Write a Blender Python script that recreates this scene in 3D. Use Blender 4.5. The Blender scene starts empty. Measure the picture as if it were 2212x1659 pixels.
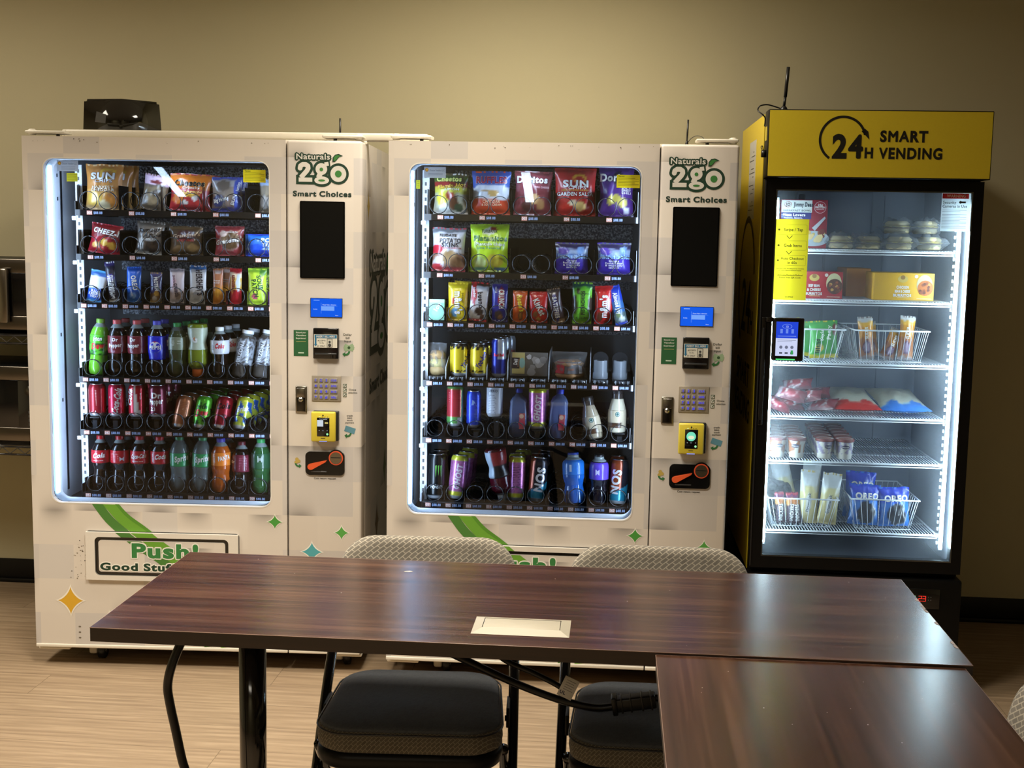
import bpy, bmesh, math, random
from mathutils import Vector, Matrix, noise
R = random.Random(7)
SC = bpy.context.scene
COL = SC.collection
PI = math.pi
sin, cos = math.sin, math.cos

# ------------------------------------------------------------------ colours and materials
def lin(c):
    f = lambda v: v / 12.92 if v <= 0.04045 else ((v + 0.055) / 1.055) ** 2.4
    return tuple(f(max(0, min(255, v)) / 255.0) for v in c[:3])

class NT:
    def __init__(s, name):
        s.m = bpy.data.materials.new(name); s.m.use_nodes = True
        s.t = s.m.node_tree; s.t.nodes.clear()
        s.out = s.n('ShaderNodeOutputMaterial')
    def n(s, typ, **kw):
        nd = s.t.nodes.new(typ)
        for k, v in kw.items():
            if k.startswith('i_'): nd.inputs[k[2:].replace('_', ' ')].default_value = v
            else: setattr(nd, k, v)
        return nd
    def l(s, a, b): s.t.links.new(a, b)
    def math(s, op, a, b=None, c=None, clamp=False):
        nd = s.n('ShaderNodeMath', operation=op); nd.use_clamp = clamp
        for i, v in enumerate((a, b, c)):
            if v is None: continue
            if isinstance(v, (int, float)): nd.inputs[i].default_value = v
            else: s.l(v, nd.inputs[i])
        return nd.outputs[0]
    def mix(s, f, a, b):
        nd = s.n('ShaderNodeMix', data_type='RGBA')
        for i, v in ((0, f), (6, a), (7, b)):
            if isinstance(v, (int, float)): nd.inputs[i].default_value = v
            elif isinstance(v, tuple): nd.inputs[i].default_value = (*v[:3], 1)
            else: s.l(v, nd.inputs[i])
        return nd.outputs[2]
    def bump(s, h, strength=.2, dist=.002):
        b = s.n('ShaderNodeBump'); b.inputs['Strength'].default_value = strength; b.inputs['Distance'].default_value = dist
        s.l(h, b.inputs['Height']); return b.outputs[0]
    def noise(s, scale, detail=2, vec=None, rough=.5):
        nd = s.n('ShaderNodeTexNoise'); nd.inputs['Scale'].default_value = scale
        nd.inputs['Detail'].default_value = detail; nd.inputs['Roughness'].default_value = rough
        if vec is not None: s.l(vec, nd.inputs['Vector'])
        return nd.outputs['Fac']
    def obj(s, scale=(1, 1, 1), rot=(0, 0, 0)):
        tc = s.n('ShaderNodeTexCoord'); mp = s.n('ShaderNodeMapping')
        mp.inputs['Scale'].default_value = scale; mp.inputs['Rotation'].default_value = rot
        s.l(tc.outputs['Object'], mp.inputs['Vector']); return mp.outputs[0]
    def pbr(s, base, rough=.5, metal=0, coat=0, normal=None, spec=None, sheen=0):
        p = s.n('ShaderNodeBsdfPrincipled')
        if isinstance(base, tuple): p.inputs['Base Color'].default_value = (*base, 1)
        else: s.l(base, p.inputs['Base Color'])
        if isinstance(rough, (int, float)): p.inputs['Roughness'].default_value = rough
        else: s.l(rough, p.inputs['Roughness'])
        p.inputs['Metallic'].default_value = metal; p.inputs['Coat Weight'].default_value = coat
        p.inputs['Coat Roughness'].default_value = .08
        if spec is not None: p.inputs['Specular IOR Level'].default_value = spec
        if sheen: p.inputs['Sheen Weight'].default_value = sheen
        if normal is not None: s.l(normal, p.inputs['Normal'])
        return p.outputs[0]
    def done(s, sh): s.l(sh, s.out.inputs['Surface']); return s.m

def painted(name, rough, metal=0, coat=0, nscale=40, nstr=0.0, var=.04, alpha=None, spec=None):
    """printed or moulded surface: its own colours come with the mesh, fine noise breaks them up"""
    m = NT(name)
    a = m.n('ShaderNodeAttribute', attribute_name='Col')
    nz = m.noise(nscale, 2, m.obj())
    f = m.math('MULTIPLY_ADD', nz, var * 2, 1 - var)
    cb = m.n('ShaderNodeVectorMath', operation='SCALE'); m.l(a.outputs['Color'], cb.inputs[0]); m.l(f, cb.inputs['Scale'])
    sh = m.pbr(cb.outputs[0], rough, metal, coat, m.bump(nz, nstr, .004) if nstr else None, spec)
    if alpha is not None:
        tr = m.n('ShaderNodeBsdfTransparent'); m.l(m.mix(.45, a.outputs['Color'], (1., 1., 1.)), tr.inputs['Color'])
        mx = m.n('ShaderNodeMixShader'); mx.inputs[0].default_value = alpha
        m.l(tr.outputs[0], mx.inputs[1]); m.l(sh, mx.inputs[2]); sh = mx.outputs[0]
    return m.done(sh)

def emitter(name, strength):
    m = NT(name); a = m.n('ShaderNodeAttribute', attribute_name='Col'); e = m.n('ShaderNodeEmission')
    m.l(a.outputs['Color'], e.inputs['Color']); e.inputs['Strength'].default_value = strength
    return m.done(e.outputs[0])

def glass(name, tint, refl, haze=0.0):
    m = NT(name)
    t = m.n('ShaderNodeBsdfTransparent'); t.inputs['Color'].default_value = (*tint, 1)
    g = m.n('ShaderNodeBsdfGlossy'); g.inputs['Roughness'].default_value = .01
    fr = m.n('ShaderNodeFresnel'); fr.inputs['IOR'].default_value = refl
    mx = m.n('ShaderNodeMixShader'); m.l(fr.outputs[0], mx.inputs[0]); m.l(t.outputs[0], mx.inputs[1]); m.l(g.outputs[0], mx.inputs[2])
    sh = mx.outputs[0]
    if haze:
        d = m.n('ShaderNodeBsdfTranslucent'); d.inputs['Color'].default_value = (.8, .87, .95, 1)
        nz = m.noise(5, 4, m.obj())
        f = m.math('MULTIPLY', m.math('SUBTRACT', nz, .25, clamp=True), haze)
        m2 = m.n('ShaderNodeMixShader'); m.l(f, m2.inputs[0]); m.l(sh, m2.inputs[1]); m.l(d.outputs[0], m2.inputs[2]); sh = m2.outputs[0]
    return m.done(sh)

M = {}
M['film'] = painted('bag_film', .3, 0, .25, 55, .35, .08)
M['paper'] = painted('printed_paper', .55, 0, 0, 90, 0, .03)
M['plastic'] = painted('moulded_plastic', .38, 0, 0, 120, .03, .03)
M['gloss'] = painted('gloss_plastic', .1, 0, .5, 60, 0, .02)
M['can'] = painted('printed_aluminium', .26, .45, .2, 60, 0, .03)
M['chrome'] = painted('bare_metal', .25, 1, 0, 200, .03, .06)
M['pet'] = painted('tinted_bottle_plastic', .09, 0, .3, 30, 0, .05, alpha=.86)
M['petclear'] = painted('clear_bottle_plastic', .07, 0, .3, 30, 0, .05, alpha=.42)
M['wrapclear'] = painted('clear_food_wrap', .12, 0, .3, 70, .4, .05, alpha=.17)
M['blackpaint'] = painted('black_powder_coat', .42, 0, 0, 300, .05, .1, spec=.25)
M['led'] = emitter('led_lens', 9.0)
M['ledfridge'] = emitter('fridge_led_lens', 48.0)
M['screen'] = emitter('lit_screen', 1.0)
def sticker():
    m = NT('sticker_film'); at = m.n('ShaderNodeAttribute', attribute_name='Col'); sh = m.pbr(at.outputs['Color'], .45)
    t = m.n('ShaderNodeBsdfTranslucent'); m.l(at.outputs['Color'], t.inputs['Color']); mx = m.n('ShaderNodeMixShader'); mx.inputs[0].default_value = .5
    m.l(sh, mx.inputs[1]); m.l(t.outputs[0], mx.inputs[2]); return m.done(mx.outputs[0])
M['sticker'] = sticker()
M['darkscreen'] = painted('dark_display', .1, 0, 0, 60, 0, .02, spec=.12)
M['glass'] = glass('display_glass', (.97, .98, .98), 1.42)
M['fridgeglass'] = glass('fridge_glass', (.93, .96, .97), 1.25, .14)

def hammered():
    m = NT('hammered_metal'); a = m.n('ShaderNodeAttribute', attribute_name='Col')
    v = m.n('ShaderNodeTexVoronoi'); v.inputs['Scale'].default_value = 260; m.l(m.obj(), v.inputs['Vector'])
    nz = m.noise(150, 2, m.obj())
    r = m.n('ShaderNodeValToRGB'); r.color_ramp.elements[0].position = .42; r.color_ramp.elements[1].position = .68; m.l(nz, r.inputs[0])
    c = m.mix(r.outputs[0], a.outputs['Color'], (.55, .58, .62))
    return m.done(m.pbr(c, .35, .6, 0, m.bump(v.outputs['Distance'], .5, .003)))
M['hammered'] = hammered()

def wrap_mat():
    """printed vinyl wrap: a picture of pale paper squares, some with a printed dark edge"""
    m = NT('printed_vinyl_wrap')
    tc = m.n('ShaderNodeTexCoord'); sp = m.n('ShaderNodeSeparateXYZ'); m.l(tc.outputs['Object'], sp.inputs[0])
    h = m.math('ADD', sp.outputs[0], m.math('MULTIPLY', sp.outputs[1], .93))
    q = .1215
    xs = m.math('DIVIDE', m.math('ADD', h, 10.029), q); zs = m.math('DIVIDE', m.math('ADD', sp.outputs[2], 10.012), q)
    xf = m.math('FLOOR', xs); zf = m.math('FLOOR', zs); fz = m.math('FRACT', zs); fx = m.math('FRACT', xs)
    cv = m.n('ShaderNodeCombineXYZ'); m.l(xf, cv.inputs[0]); m.l(zf, cv.inputs[1])
    w = m.n('ShaderNodeTexWhiteNoise', noise_dimensions='2D'); m.l(cv.outputs[0], w.inputs['Vector'])
    sc = m.n('ShaderNodeSeparateColor'); m.l(w.outputs['Color'], sc.inputs[0])
    tone = m.mix(m.math('GREATER_THAN', sc.outputs[0], .6), lin((214, 206, 196)), lin((199, 194, 190)))
    tone = m.mix(m.math('MULTIPLY', sc.outputs[1], .3), tone, lin((224, 217, 206)))
    up = m.math('POWER', m.math('MULTIPLY', fz, 1), 4)
    dn = m.math('POWER', m.math('SUBTRACT', 1, fz), 4)
    e1 = m.math('MULTIPLY', m.math('GREATER_THAN', sc.outputs[2], .80), up)
    e2 = m.math('MULTIPLY', m.math('LESS_THAN', sc.outputs[2], .13), dn)
    bell = m.math('MULTIPLY', m.math('SINE', m.math('MULTIPLY', fx, PI)), .62)
    f = m.math('MULTIPLY', m.math('ADD', e1, e2), bell)
    c = m.mix(f, tone, lin((92, 86, 84)))
    return m.done(m.pbr(c, .38, 0, .12))
M['wrap'] = wrap_mat()

def fabric(name, base, line, scale, lw, bs=.5):
    m = NT(name)
    b = m.n('ShaderNodeTexBrick'); b.offset = .5
    b.inputs['Scale'].default_value = scale; b.inputs['Mortar Size'].default_value = lw; b.inputs['Mortar Smooth'].default_value = .3
    b.inputs['Brick Width'].default_value = .8; b.inputs['Row Height'].default_value = .4
    b.inputs['Color1'].default_value = (*lin(base), 1); b.inputs['Color2'].default_value = (*lin(tuple(v * .9 for v in base)), 1); b.inputs['Mortar'].default_value = (*lin(line), 1)
    tc = m.n('ShaderNodeTexCoord'); sp = m.n('ShaderNodeSeparateXYZ'); m.l(tc.outputs['Object'], sp.inputs[0])
    k = m.n('ShaderNodeCombineXYZ')
    yz = m.math('ADD', sp.outputs[1], sp.outputs[2])
    m.l(m.math('ADD', sp.outputs[0], yz), k.inputs[0]); m.l(m.math('SUBTRACT', yz, sp.outputs[0]), k.inputs[1])
    m.l(k.outputs[0], b.inputs['Vector'])
    nz = m.noise(500, 2, m.obj()); big = m.noise(9, 3, m.obj())
    c = m.mix(m.math('MULTIPLY', nz, .35), b.outputs['Color'], lin(tuple(v * .55 for v in base)))
    c = m.mix(m.math('MULTIPLY', big, .25), c, lin(tuple(v * .8 for v in base)))
    return m.done(m.pbr(c, .9, 0, 0, m.bump(nz, bs, .001), .2, .15))
M['seatcloth'] = fabric('charcoal_seat_cloth', (100, 104, 110), (112, 114, 116), 60, .02)
M['bordercloth'] = fabric('charcoal_border_cloth', (104, 98, 86), (152, 143, 124), 40, .04)
M['backcloth'] = fabric('grey_back_cloth', (126, 120, 110), (186, 177, 160), 25, .05)

def wood(name, c1, c2, c3, scale, rough, coat, horiz=True, sc=1.0):
    m = NT(name)
    s = (1.1 * sc, 52 * sc, 52 * sc) if horiz else (40 * sc, 1.0 * sc, 40 * sc)
    v = m.obj(s); nz = m.noise(scale, 6, v, .62)
    v2 = m.obj(tuple(x * 3.1 for x in s)); n2 = m.noise(scale, 3, v2, .5)
    vb = m.obj((.55, 5, 5) if horiz else (5, .55, 5)); n3 = m.noise(2.2, 3, vb)
    r = m.n('ShaderNodeValToRGB'); e = r.color_ramp.elements
    e[0].position = .36; e[0].color = (*lin(c1), 1); e[1].position = .66; e[1].color = (*lin(c3), 1)
    x = e.new(.5); x.color = (*lin(c2), 1)
    f = m.math('ADD', m.math('MULTIPLY', nz, .62), m.math('ADD', m.math('MULTIPLY', n2, .22), m.math('MULTIPLY', n3, .17)))
    m.l(f, r.inputs[0])
    return m.done(m.pbr(r.outputs[0], m.math('MULTIPLY_ADD', n2, .05, rough), 0, coat, None, .85))
M['tabletop'] = wood('walnut_laminate', (34, 19, 14), (57, 34, 25), (88, 60, 45), 1.0, .2, .0)
M['sidetop'] = wood('walnut_laminate_lengthwise', (36, 20, 14), (61, 37, 26), (90, 61, 45), .8, .2, .0, False, .8)
M['tableedge'] = wood('walnut_edge_band', (34, 22, 16), (46, 30, 22), (60, 40, 29), 1.0, .45, 0)

def floor_mat():
    m = NT('oak_plank_floor')
    tc = m.n('ShaderNodeTexCoord')
    b = m.n('ShaderNodeTexBrick'); b.offset = .37; b.inputs['Scale'].default_value = 1
    b.inputs['Brick Width'].default_value = 1.22; b.inputs['Row Height'].default_value = .178; b.inputs['Mortar Size'].default_value = .0012
    b.inputs['Color1'].default_value = (0, 0, 0, 1); b.inputs['Color2'].default_value = (1, 1, 1, 1); b.inputs['Mortar'].default_value = (.5, .5, .5, 1)
    m.l(tc.outputs['Object'], b.inputs['Vector'])
    sep = m.n('ShaderNodeSeparateColor'); m.l(b.outputs['Color'], sep.inputs[0])
    mp = m.n('ShaderNodeVectorMath', operation='ADD'); m.l(tc.outputs['Object'], mp.inputs[0]); m.l(b.outputs['Color'], mp.inputs[1])
    st = m.n('ShaderNodeMapping'); st.inputs['Scale'].default_value = (2.6, 46, 1); m.l(mp.outputs[0], st.inputs['Vector'])
    nz = m.noise(1.3, 7, st.outputs[0], .66)
    st2 = m.n('ShaderNodeMapping'); st2.inputs['Scale'].default_value = (.9, 5, 1); m.l(mp.outputs[0], st2.inputs['Vector'])
    wv = m.n('ShaderNodeTexWave', wave_type='RINGS'); wv.inputs['Scale'].default_value = 2.2; wv.inputs['Distortion'].default_value = 7; wv.inputs['Detail'].default_value = 3
    m.l(st2.outputs[0], wv.inputs['Vector'])
    r = m.n('ShaderNodeValToRGB'); e = r.color_ramp.elements
    e[0].position = .3; e[0].color = (*lin((134, 114, 92)), 1); e[1].position = .7; e[1].color = (*lin((176, 154, 127)), 1)
    x = e.new(.48); x.color = (*lin((152, 131, 106)), 1)
    f = m.math('ADD', m.math('MULTIPLY', nz, .86), m.math('MULTIPLY', wv.outputs['Fac'], .1)); m.l(f, r.inputs[0])
    c = m.mix(m.math('MULTIPLY', sep.outputs[0], .16), r.outputs[0], lin((150, 126, 98)))
    c = m.mix(m.math('MULTIPLY', b.outputs['Fac'], .55), c, lin((70, 55, 40)))
    return m.done(m.pbr(c, .5, 0, 0, m.bump(nz, .08, .001), .35))
M['floor'] = floor_mat()

def plain(name, c, rough=.6, nscale=180, nstr=.06, var=.06):
    m = NT(name); nz = m.noise(nscale, 2, m.obj())
    big = m.noise(1.2, 3, m.obj())
    cc = m.mix(m.math('MULTIPLY', big, var), lin(c), lin(tuple(v * .8 for v in c)))
    return m.done(m.pbr(cc, rough, 0, 0, m.bump(nz, nstr, .002), .25))
M['wall'] = plain('beige_wall_paint', (192, 184, 152), .75)
M['ceiling'] = plain('ceiling_tile', (206, 202, 192), .9)
M['base'] = plain('black_vinyl_base', (16, 15, 14), .4)

# ------------------------------------------------------------------ lettering (built-in font, turned into outlines once)
GL = {}
def load_glyphs():
    chars = [chr(i) for i in range(33, 127)]
    jobs = []
    for wt, (off, res) in {'r': (0, 2), 'b': (.018, 3), 'x': (.045, 4)}.items():
        for c in chars:
            for k in (1, 2):
                if k == 2 and wt != 'r': continue
                cu = bpy.data.curves.new('g', 'FONT'); cu.body = c * k; cu.size = 1; cu.resolution_u = res; cu.offset = off
                o = bpy.data.objects.new('g', cu); COL.objects.link(o); jobs.append((wt, c, k, o))
    dg = bpy.context.evaluated_depsgraph_get(); dg.update()
    bb = {}
    for wt, c, k, o in jobs:
        me = o.evaluated_get(dg).to_mesh()
        v = [(p.co.x, p.co.y) for p in me.vertices]; f = [tuple(p.vertices) for p in me.polygons]
        if k == 1: GL[wt, c] = [v, f, 0]
        if wt == 'r': bb[c, k] = (min(p[0] for p in v), max(p[0] for p in v)) if v else (0, .3)
        o.evaluated_get(dg).to_mesh_clear()
    for wt in 'rbx':
        for c in chars: GL[wt, c][2] = (bb[c, 2][1] - bb[c, 1][1]) + {'r': 0, 'b': .03, 'x': .075}[wt]
    for *_, o in jobs:
        cu = o.data; bpy.data.objects.remove(o); bpy.data.curves.remove(cu)
    for wt, d in (('b', .016), ('x', .036)):
        for c in 'MWmwNVvAKkXxYyZz47':
            v, f, adv = GL['r', c]; V, F = [], []
            for q in range(9):
                ox, oy = (d * cos(q * PI / 4), d * sin(q * PI / 4)) if q else (0, 0)
                F += [tuple(i + len(V) for i in t) for t in f]; V += [(x + ox, y + oy, q) for x, y in v]
            GL[wt, c] = [V, F, GL[wt, c][2]]
    H = [p[1] for p in GL['r', 'H'][0]]
    GL['cap'] = max(H)
load_glyphs()

def text2d(s, width=None, height=.01, wt='b', rot=0, shear=0):
    """(points, faces) of one line centred on 0,0; height is the cap height; width squeezes it to fit"""
    V, F, x = [], [], 0
    for ch in s:
        if ch == ' ': x += .3; continue
        v, f, adv = GL.get((wt, ch), GL[wt, '?'])
        n = len(V); V += [(p[0] + x, p[1], p[2] if len(p) > 2 else 0) for p in v]; F += [tuple(i + n for i in t) for t in f]; x += adv
    if not V: return [], []
    k = height / GL['cap']; x0 = min(p[0] for p in V); x1 = max(p[0] for p in V)
    kx = (width / (x1 - x0)) if width else k
    c_, s_ = cos(math.radians(rot)), sin(math.radians(rot)); out = []
    for px, py, q in V:
        a, b = (px - (x0 + x1) / 2) * kx + shear * py * k, (py - GL['cap'] / 2) * k
        out.append((a * c_ - b * s_, a * s_ + b * c_, q))
    return out, F

# ------------------------------------------------------------------ mesh builder
class MB:
    def __init__(s): s.v, s.f, s.c, s.mi, s.sm, s.mats = [], [], [], [], [], []
    def slot(s, m):
        if m not in s.mats: s.mats.append(m)
        return s.mats.index(m)
    def add(s, V, F, col, mat='plastic', smooth=False):
        n = len(s.v); s.v += [tuple(p) for p in V]
        if callable(col): s.c += [lin(col(p)) for p in V]
        elif col and isinstance(col[0], (tuple, list)): s.c += [lin(c) for c in col]
        else:
            c = lin(col); s.c += [c] * len(V)
        k = s.slot(mat)
        for t in F: s.f.append(tuple(i + n for i in t)); s.mi.append(k); s.sm.append(smooth)
        return s
    def box(s, x0, x1, y0, y1, z0, z1, col, mat='plastic', r=0, seg=2):
        if r <= 0:
            V = [(x, y, z) for z in (z0, z1) for y in (y0, y1) for x in (x0, x1)]
            return s.add(V, [(0, 2, 3, 1), (4, 5, 7, 6), (0, 1, 5, 4), (2, 6, 7, 3), (0, 4, 6, 2), (1, 3, 7, 5)], col, mat)
        bm = bmesh.new(); bmesh.ops.create_cube(bm, size=1)
        for v in bm.verts: v.co = Vector(((x0 + x1) / 2 + v.co.x * (x1 - x0), (y0 + y1) / 2 + v.co.y * (y1 - y0), (z0 + z1) / 2 + v.co.z * (z1 - z0)))
        bmesh.ops.bevel(bm, geom=bm.edges[:], offset=r, segments=seg, affect='EDGES', profile=.5)
        bm.verts.index_update()
        s.add([tuple(v.co) for v in bm.verts], [tuple(v.index for v in f.verts) for f in bm.faces], col, mat, True); bm.free(); return s
    def quad(s, x0, x1, z0, z1, y, col, mat='paper'):
        return s.add([(x0, y, z0), (x1, y, z0), (x1, y, z1), (x0, y, z1)], [(0, 1, 2, 3)], col, mat)
    def poly(s, pts, y, col, mat='paper', fn=None):
        """flat convex-ish polygon of (x,z) points as a fan from its centre"""
        cx = sum(p[0] for p in pts) / len(pts); cz = sum(p[1] for p in pts) / len(pts)
        P = [(cx, cz)] + list(pts); V = [fn(*p) if fn else (p[0], y, p[1]) for p in P]; n = len(pts)
        area = sum(pts[i][0] * pts[(i + 1) % n][1] - pts[(i + 1) % n][0] * pts[i][1] for i in range(n))
        F = [(0, 1 + i, 1 + (i + 1) % n) if area > 0 else (0, 1 + (i + 1) % n, 1 + i) for i in range(n)]
        return s.add(V, F, col, mat)
    def prism(s, pts, y0, y1, col, mat='plastic'):
        s.poly(pts, y0, col, mat); n = len(pts)
        V = [(p[0], y, p[1]) for y in (y0, y1) for p in pts]
        s.add(V, [(i, i + n, (i + 1) % n + n, (i + 1) % n) for i in range(n)], col, mat)
        s.poly(pts[::-1], y1, col, mat); return s
    def text(s, t, fn, col, mat='paper', tess=0, **kw):
        V, F = text2d(t, **kw)
        if tess and V:      # curved surface: cut the letters into small pieces so that they follow it
            todo = [tuple(V[i] for i in (f[0], f[k], f[k + 1])) for f in F for k in range(1, len(f) - 1)]; V, F = [], []
            while todo:
                q = todo.pop(); L = [math.hypot(q[i][0] - q[i - 2][0], q[i][1] - q[i - 2][1]) for i in range(3)]; i = L.index(max(L))
                if L[i] > tess:
                    A, B, C = q[i], q[i - 2], q[i - 1]; m = ((A[0] + B[0]) / 2, (A[1] + B[1]) / 2, A[2]); todo += [(A, m, C), (m, B, C)]
                else: F.append((len(V), len(V) + 1, len(V) + 2)); V += q
            F = [f if (V[f[1]][0] - V[f[0]][0]) * (V[f[2]][1] - V[f[0]][1]) > (V[f[1]][1] - V[f[0]][1]) * (V[f[2]][0] - V[f[0]][0]) else f[::-1] for f in F]
        P = []
        for a, b, q in V:
            p = Vector(fn(a, b))
            if q: p += (Vector(fn(a + 1e-4, b)) - p).cross(Vector(fn(a, b + 1e-4)) - p).normalized() * (q * 3e-5)
            P.append(p)
        return s.add(P, F, col, mat)
    def flat(s, t, x, z, y, col, mat='paper', **kw): return s.text(t, lambda a, b: (x + a, y, z + b), col, mat, **kw)
    def lathe(s, prof, col, mat='plastic', n=24, rf=None, cx=0, cy=0, z0=0, smooth=True, cap=True):
        V, F = [], []
        for (r, z) in prof:
            for i in range(n):
                t = 2 * PI * i / n; q = r * (rf(t, z) if rf else 1)
                V.append((cx + q * sin(t), cy - q * cos(t), z0 + z))
        m = len(prof)
        for j in range(m - 1):
            for i in range(n):
                k = (i + 1) % n; F.append((j * n + i, j * n + k, (j + 1) * n + k, (j + 1) * n + i))
        if cap: F.append(tuple(range(n))[::-1]); F.append(tuple(range((m - 1) * n, m * n)))
        return s.add(V, F, col, mat, smooth)
    def tube(s, pts, r, col, mat='plastic', n=8, closed=False, cap=True):
        P = [Vector(p) for p in pts]; m = len(P); V, F = [], []
        up = None
        for i, p in enumerate(P):
            a = P[(i - 1) % m] if (closed or i) else P[0]; b = P[(i + 1) % m] if (closed or i < m - 1) else P[-1]
            t = (b - a).normalized()
            if up is None:
                up = Vector((0, 0, 1)) if abs(t.z) < .9 else Vector((0, 1, 0))
            up = (up - t * up.dot(t)); up = up.normalized() if up.length > 1e-6 else t.orthogonal().normalized()
            sd = t.cross(up); q = r[i] if isinstance(r, (list, tuple)) else r
            for k in range(n):
                g = 2 * PI * k / n; V.append(p + (up * cos(g) + sd * sin(g)) * q)
        for i in range(m if closed else m - 1):
            j = (i + 1) % m
            for k in range(n): l = (k + 1) % n; F.append((i * n + k, i * n + l, j * n + l, j * n + k))
        if cap and not closed: F.append(tuple(range(n))[::-1]); F.append(tuple(range((m - 1) * n, m * n)))
        return s.add(V, F, col, mat, True)
    def shift(s, d, k=1.0):
        s.v = [(p[0] * k + d[0], p[1] * k + d[1], p[2] * k + d[2]) for p in s.v]; return s
    def mesh(s, name):
        me = bpy.data.meshes.new(name); me.from_pydata(s.v, [], s.f)
        a = me.color_attributes.new('Col', 'FLOAT_COLOR', 'POINT')
        a.data.foreach_set('color', [x for c in s.c for x in (*c, 1.0)])
        for m in s.mats: me.materials.append(M[m])
        me.polygons.foreach_set('material_index', s.mi); me.polygons.foreach_set('use_smooth', s.sm)
        me.update(); return me
    def build(s, name, parent=None, loc=None, label=None):
        o = bpy.data.objects.new(name, s.mesh(name)); COL.objects.link(o)
        if parent: o.parent = parent
        if loc: o.location = loc
        if label: o['label'] = label
        return o

def spline(pts, n=8, closed=False):
    P = [Vector(p) for p in pts]; m = len(P); out = []
    for i in range(m if closed else m - 1):
        g = (lambda k: P[k % m]) if closed else (lambda k: P[max(0, min(m - 1, k))])
        a, b, c, d = g(i - 1), g(i), g(i + 1), g(i + 2)
        for k in range(n):
            t = k / n; out.append(.5 * ((2 * b) + (c - a) * t + (2 * a - 5 * b + 4 * c - d) * t * t + (3 * b - a - 3 * c + d) * t ** 3))
    if not closed: out.append(P[-1])
    return out

def blob(mb, x, z, r, y, col, n=7):
    """a small irregular printed patch"""
    mb.poly([(x + a * R.uniform(.7, 1.2), z + b * R.uniform(.7, 1.2)) for a, b in circle(r, n)], y, col)

def rrect(x0, x1, z0, z1, r, n=6):
    out = []
    for cx, cz, a in ((x1 - r, z1 - r, 0), (x0 + r, z1 - r, 90), (x0 + r, z0 + r, 180), (x1 - r, z0 + r, 270)):
        for k in range(n + 1):
            t = math.radians(a + 90 * k / n); out.append((cx + r * cos(t), cz + r * sin(t)))
    return out

def ring(mb, outer, inner, y0, y1, col, mat, lip=None):
    """plate with a hole: outer rectangle (x0,x1,z0,z1), inner loop of points (counter-clockwise), front y0 to back y1"""
    x0, x1, z0, z1 = outer; n = len(inner); cx = sum(p[0] for p in inner) / n; cz = sum(p[1] for p in inner) / n
    seq = []
    corners = [(x1, z1), (x0, z1), (x0, z0), (x1, z0)]
    q = n // 4
    out = []
    for k, p in enumerate(inner):
        side = k // q if q else 0; j = k % q
        if j == q // 2: out.append(corners[min(side, 3)])
        elif side in (0, 2): 
            out.append((corners[side][0], p[1]) if j < q // 2 else (p[0], corners[side][1]))
        else:
            out.append((p[0], corners[side][1]) if j < q // 2 else (corners[side][0], p[1]))
    V = [(p[0], y0, p[1]) for p in out] + [(p[0], y0, p[1]) for p in inner]
    F = [(i, (i + 1) % n, n + (i + 1) % n, n + i) for i in range(n)]
    mb.add(V, F, col, mat)
    V = [(p[0], y1, p[1]) for p in out] + [(p[0], y1, p[1]) for p in inner]
    mb.add(V, [t[::-1] for t in F], col, mat)
    V = [(p[0], y, p[1]) for y in (y0, y1) for p in inner]
    mb.add(V, [(i, (i + 1) % n, n + (i + 1) % n, n + i) for i in range(n)], lip or col, mat if not lip else 'plastic')
    V = [(p[0], y, p[1]) for y in (y0, y1) for p in out]
    mb.add(V, [(i, n + i, n + (i + 1) % n, (i + 1) % n) for i in range(n)], col, mat)

# ------------------------------------------------------------------ things
def tag(o, label=None, cat=None, group=None, kind=None):
    for k, v in (('label', label), ('category', cat), ('group', group), ('kind', kind)):
        if v: o[k] = v
    return o
def thing(name, label, cat, loc=(0, 0, 0), rot=(0, 0, 0), group=None):
    o = bpy.data.objects.new(name, None); o.empty_display_size = .05; COL.objects.link(o)
    o.location = loc; o.rotation_euler = rot; return tag(o, label, cat, group)
def dup(root, loc, rot, label, group=None):
    r = root.copy(); COL.objects.link(r); r.location = loc; r.rotation_euler = rot; r['label'] = label
    if group: r['group'] = group
    for ch in list(root.children):
        c = ch.copy(); COL.objects.link(c); c.parent = r
        for g in list(ch.children):
            d = g.copy(); COL.objects.link(d); d.parent = c
    return r
def struct(name, mb):
    return tag(mb.build(name), kind='structure')

class Frame:
    """where a machine stands: turns its own coordinates (x right, y into it, z up) into the room's"""
    def __init__(s, ox, oy, a): s.ox, s.oy, s.a = ox, oy, a
    def __call__(s, x, y, z): return (s.ox + cos(s.a) * x - sin(s.a) * y, s.oy + sin(s.a) * x + cos(s.a) * y, z)
F1 = Frame(-.7406, -.9538, .0575); F2 = Frame(.4937, -.9494, .0122); F3 = Frame(1.506, -.9186, .0028)

BLK = (14, 14, 15); DRK = (26, 25, 25); WHT = (225, 222, 214); CRM = (216, 209, 192)
DG = (22, 58, 40); GRN = (60, 130, 60); LG = (104, 160, 48)
# ------------------------------------------------------------------ goods
def smooth(e0, e1, x):
    t = max(0., min(1., (x - e0) / (e1 - e0 + 1e-9))); return t * t * (3 - 2 * t)
def lerp(a, b, t): return tuple(x + (y - x) * t for x, y in zip(a, b))

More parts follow.
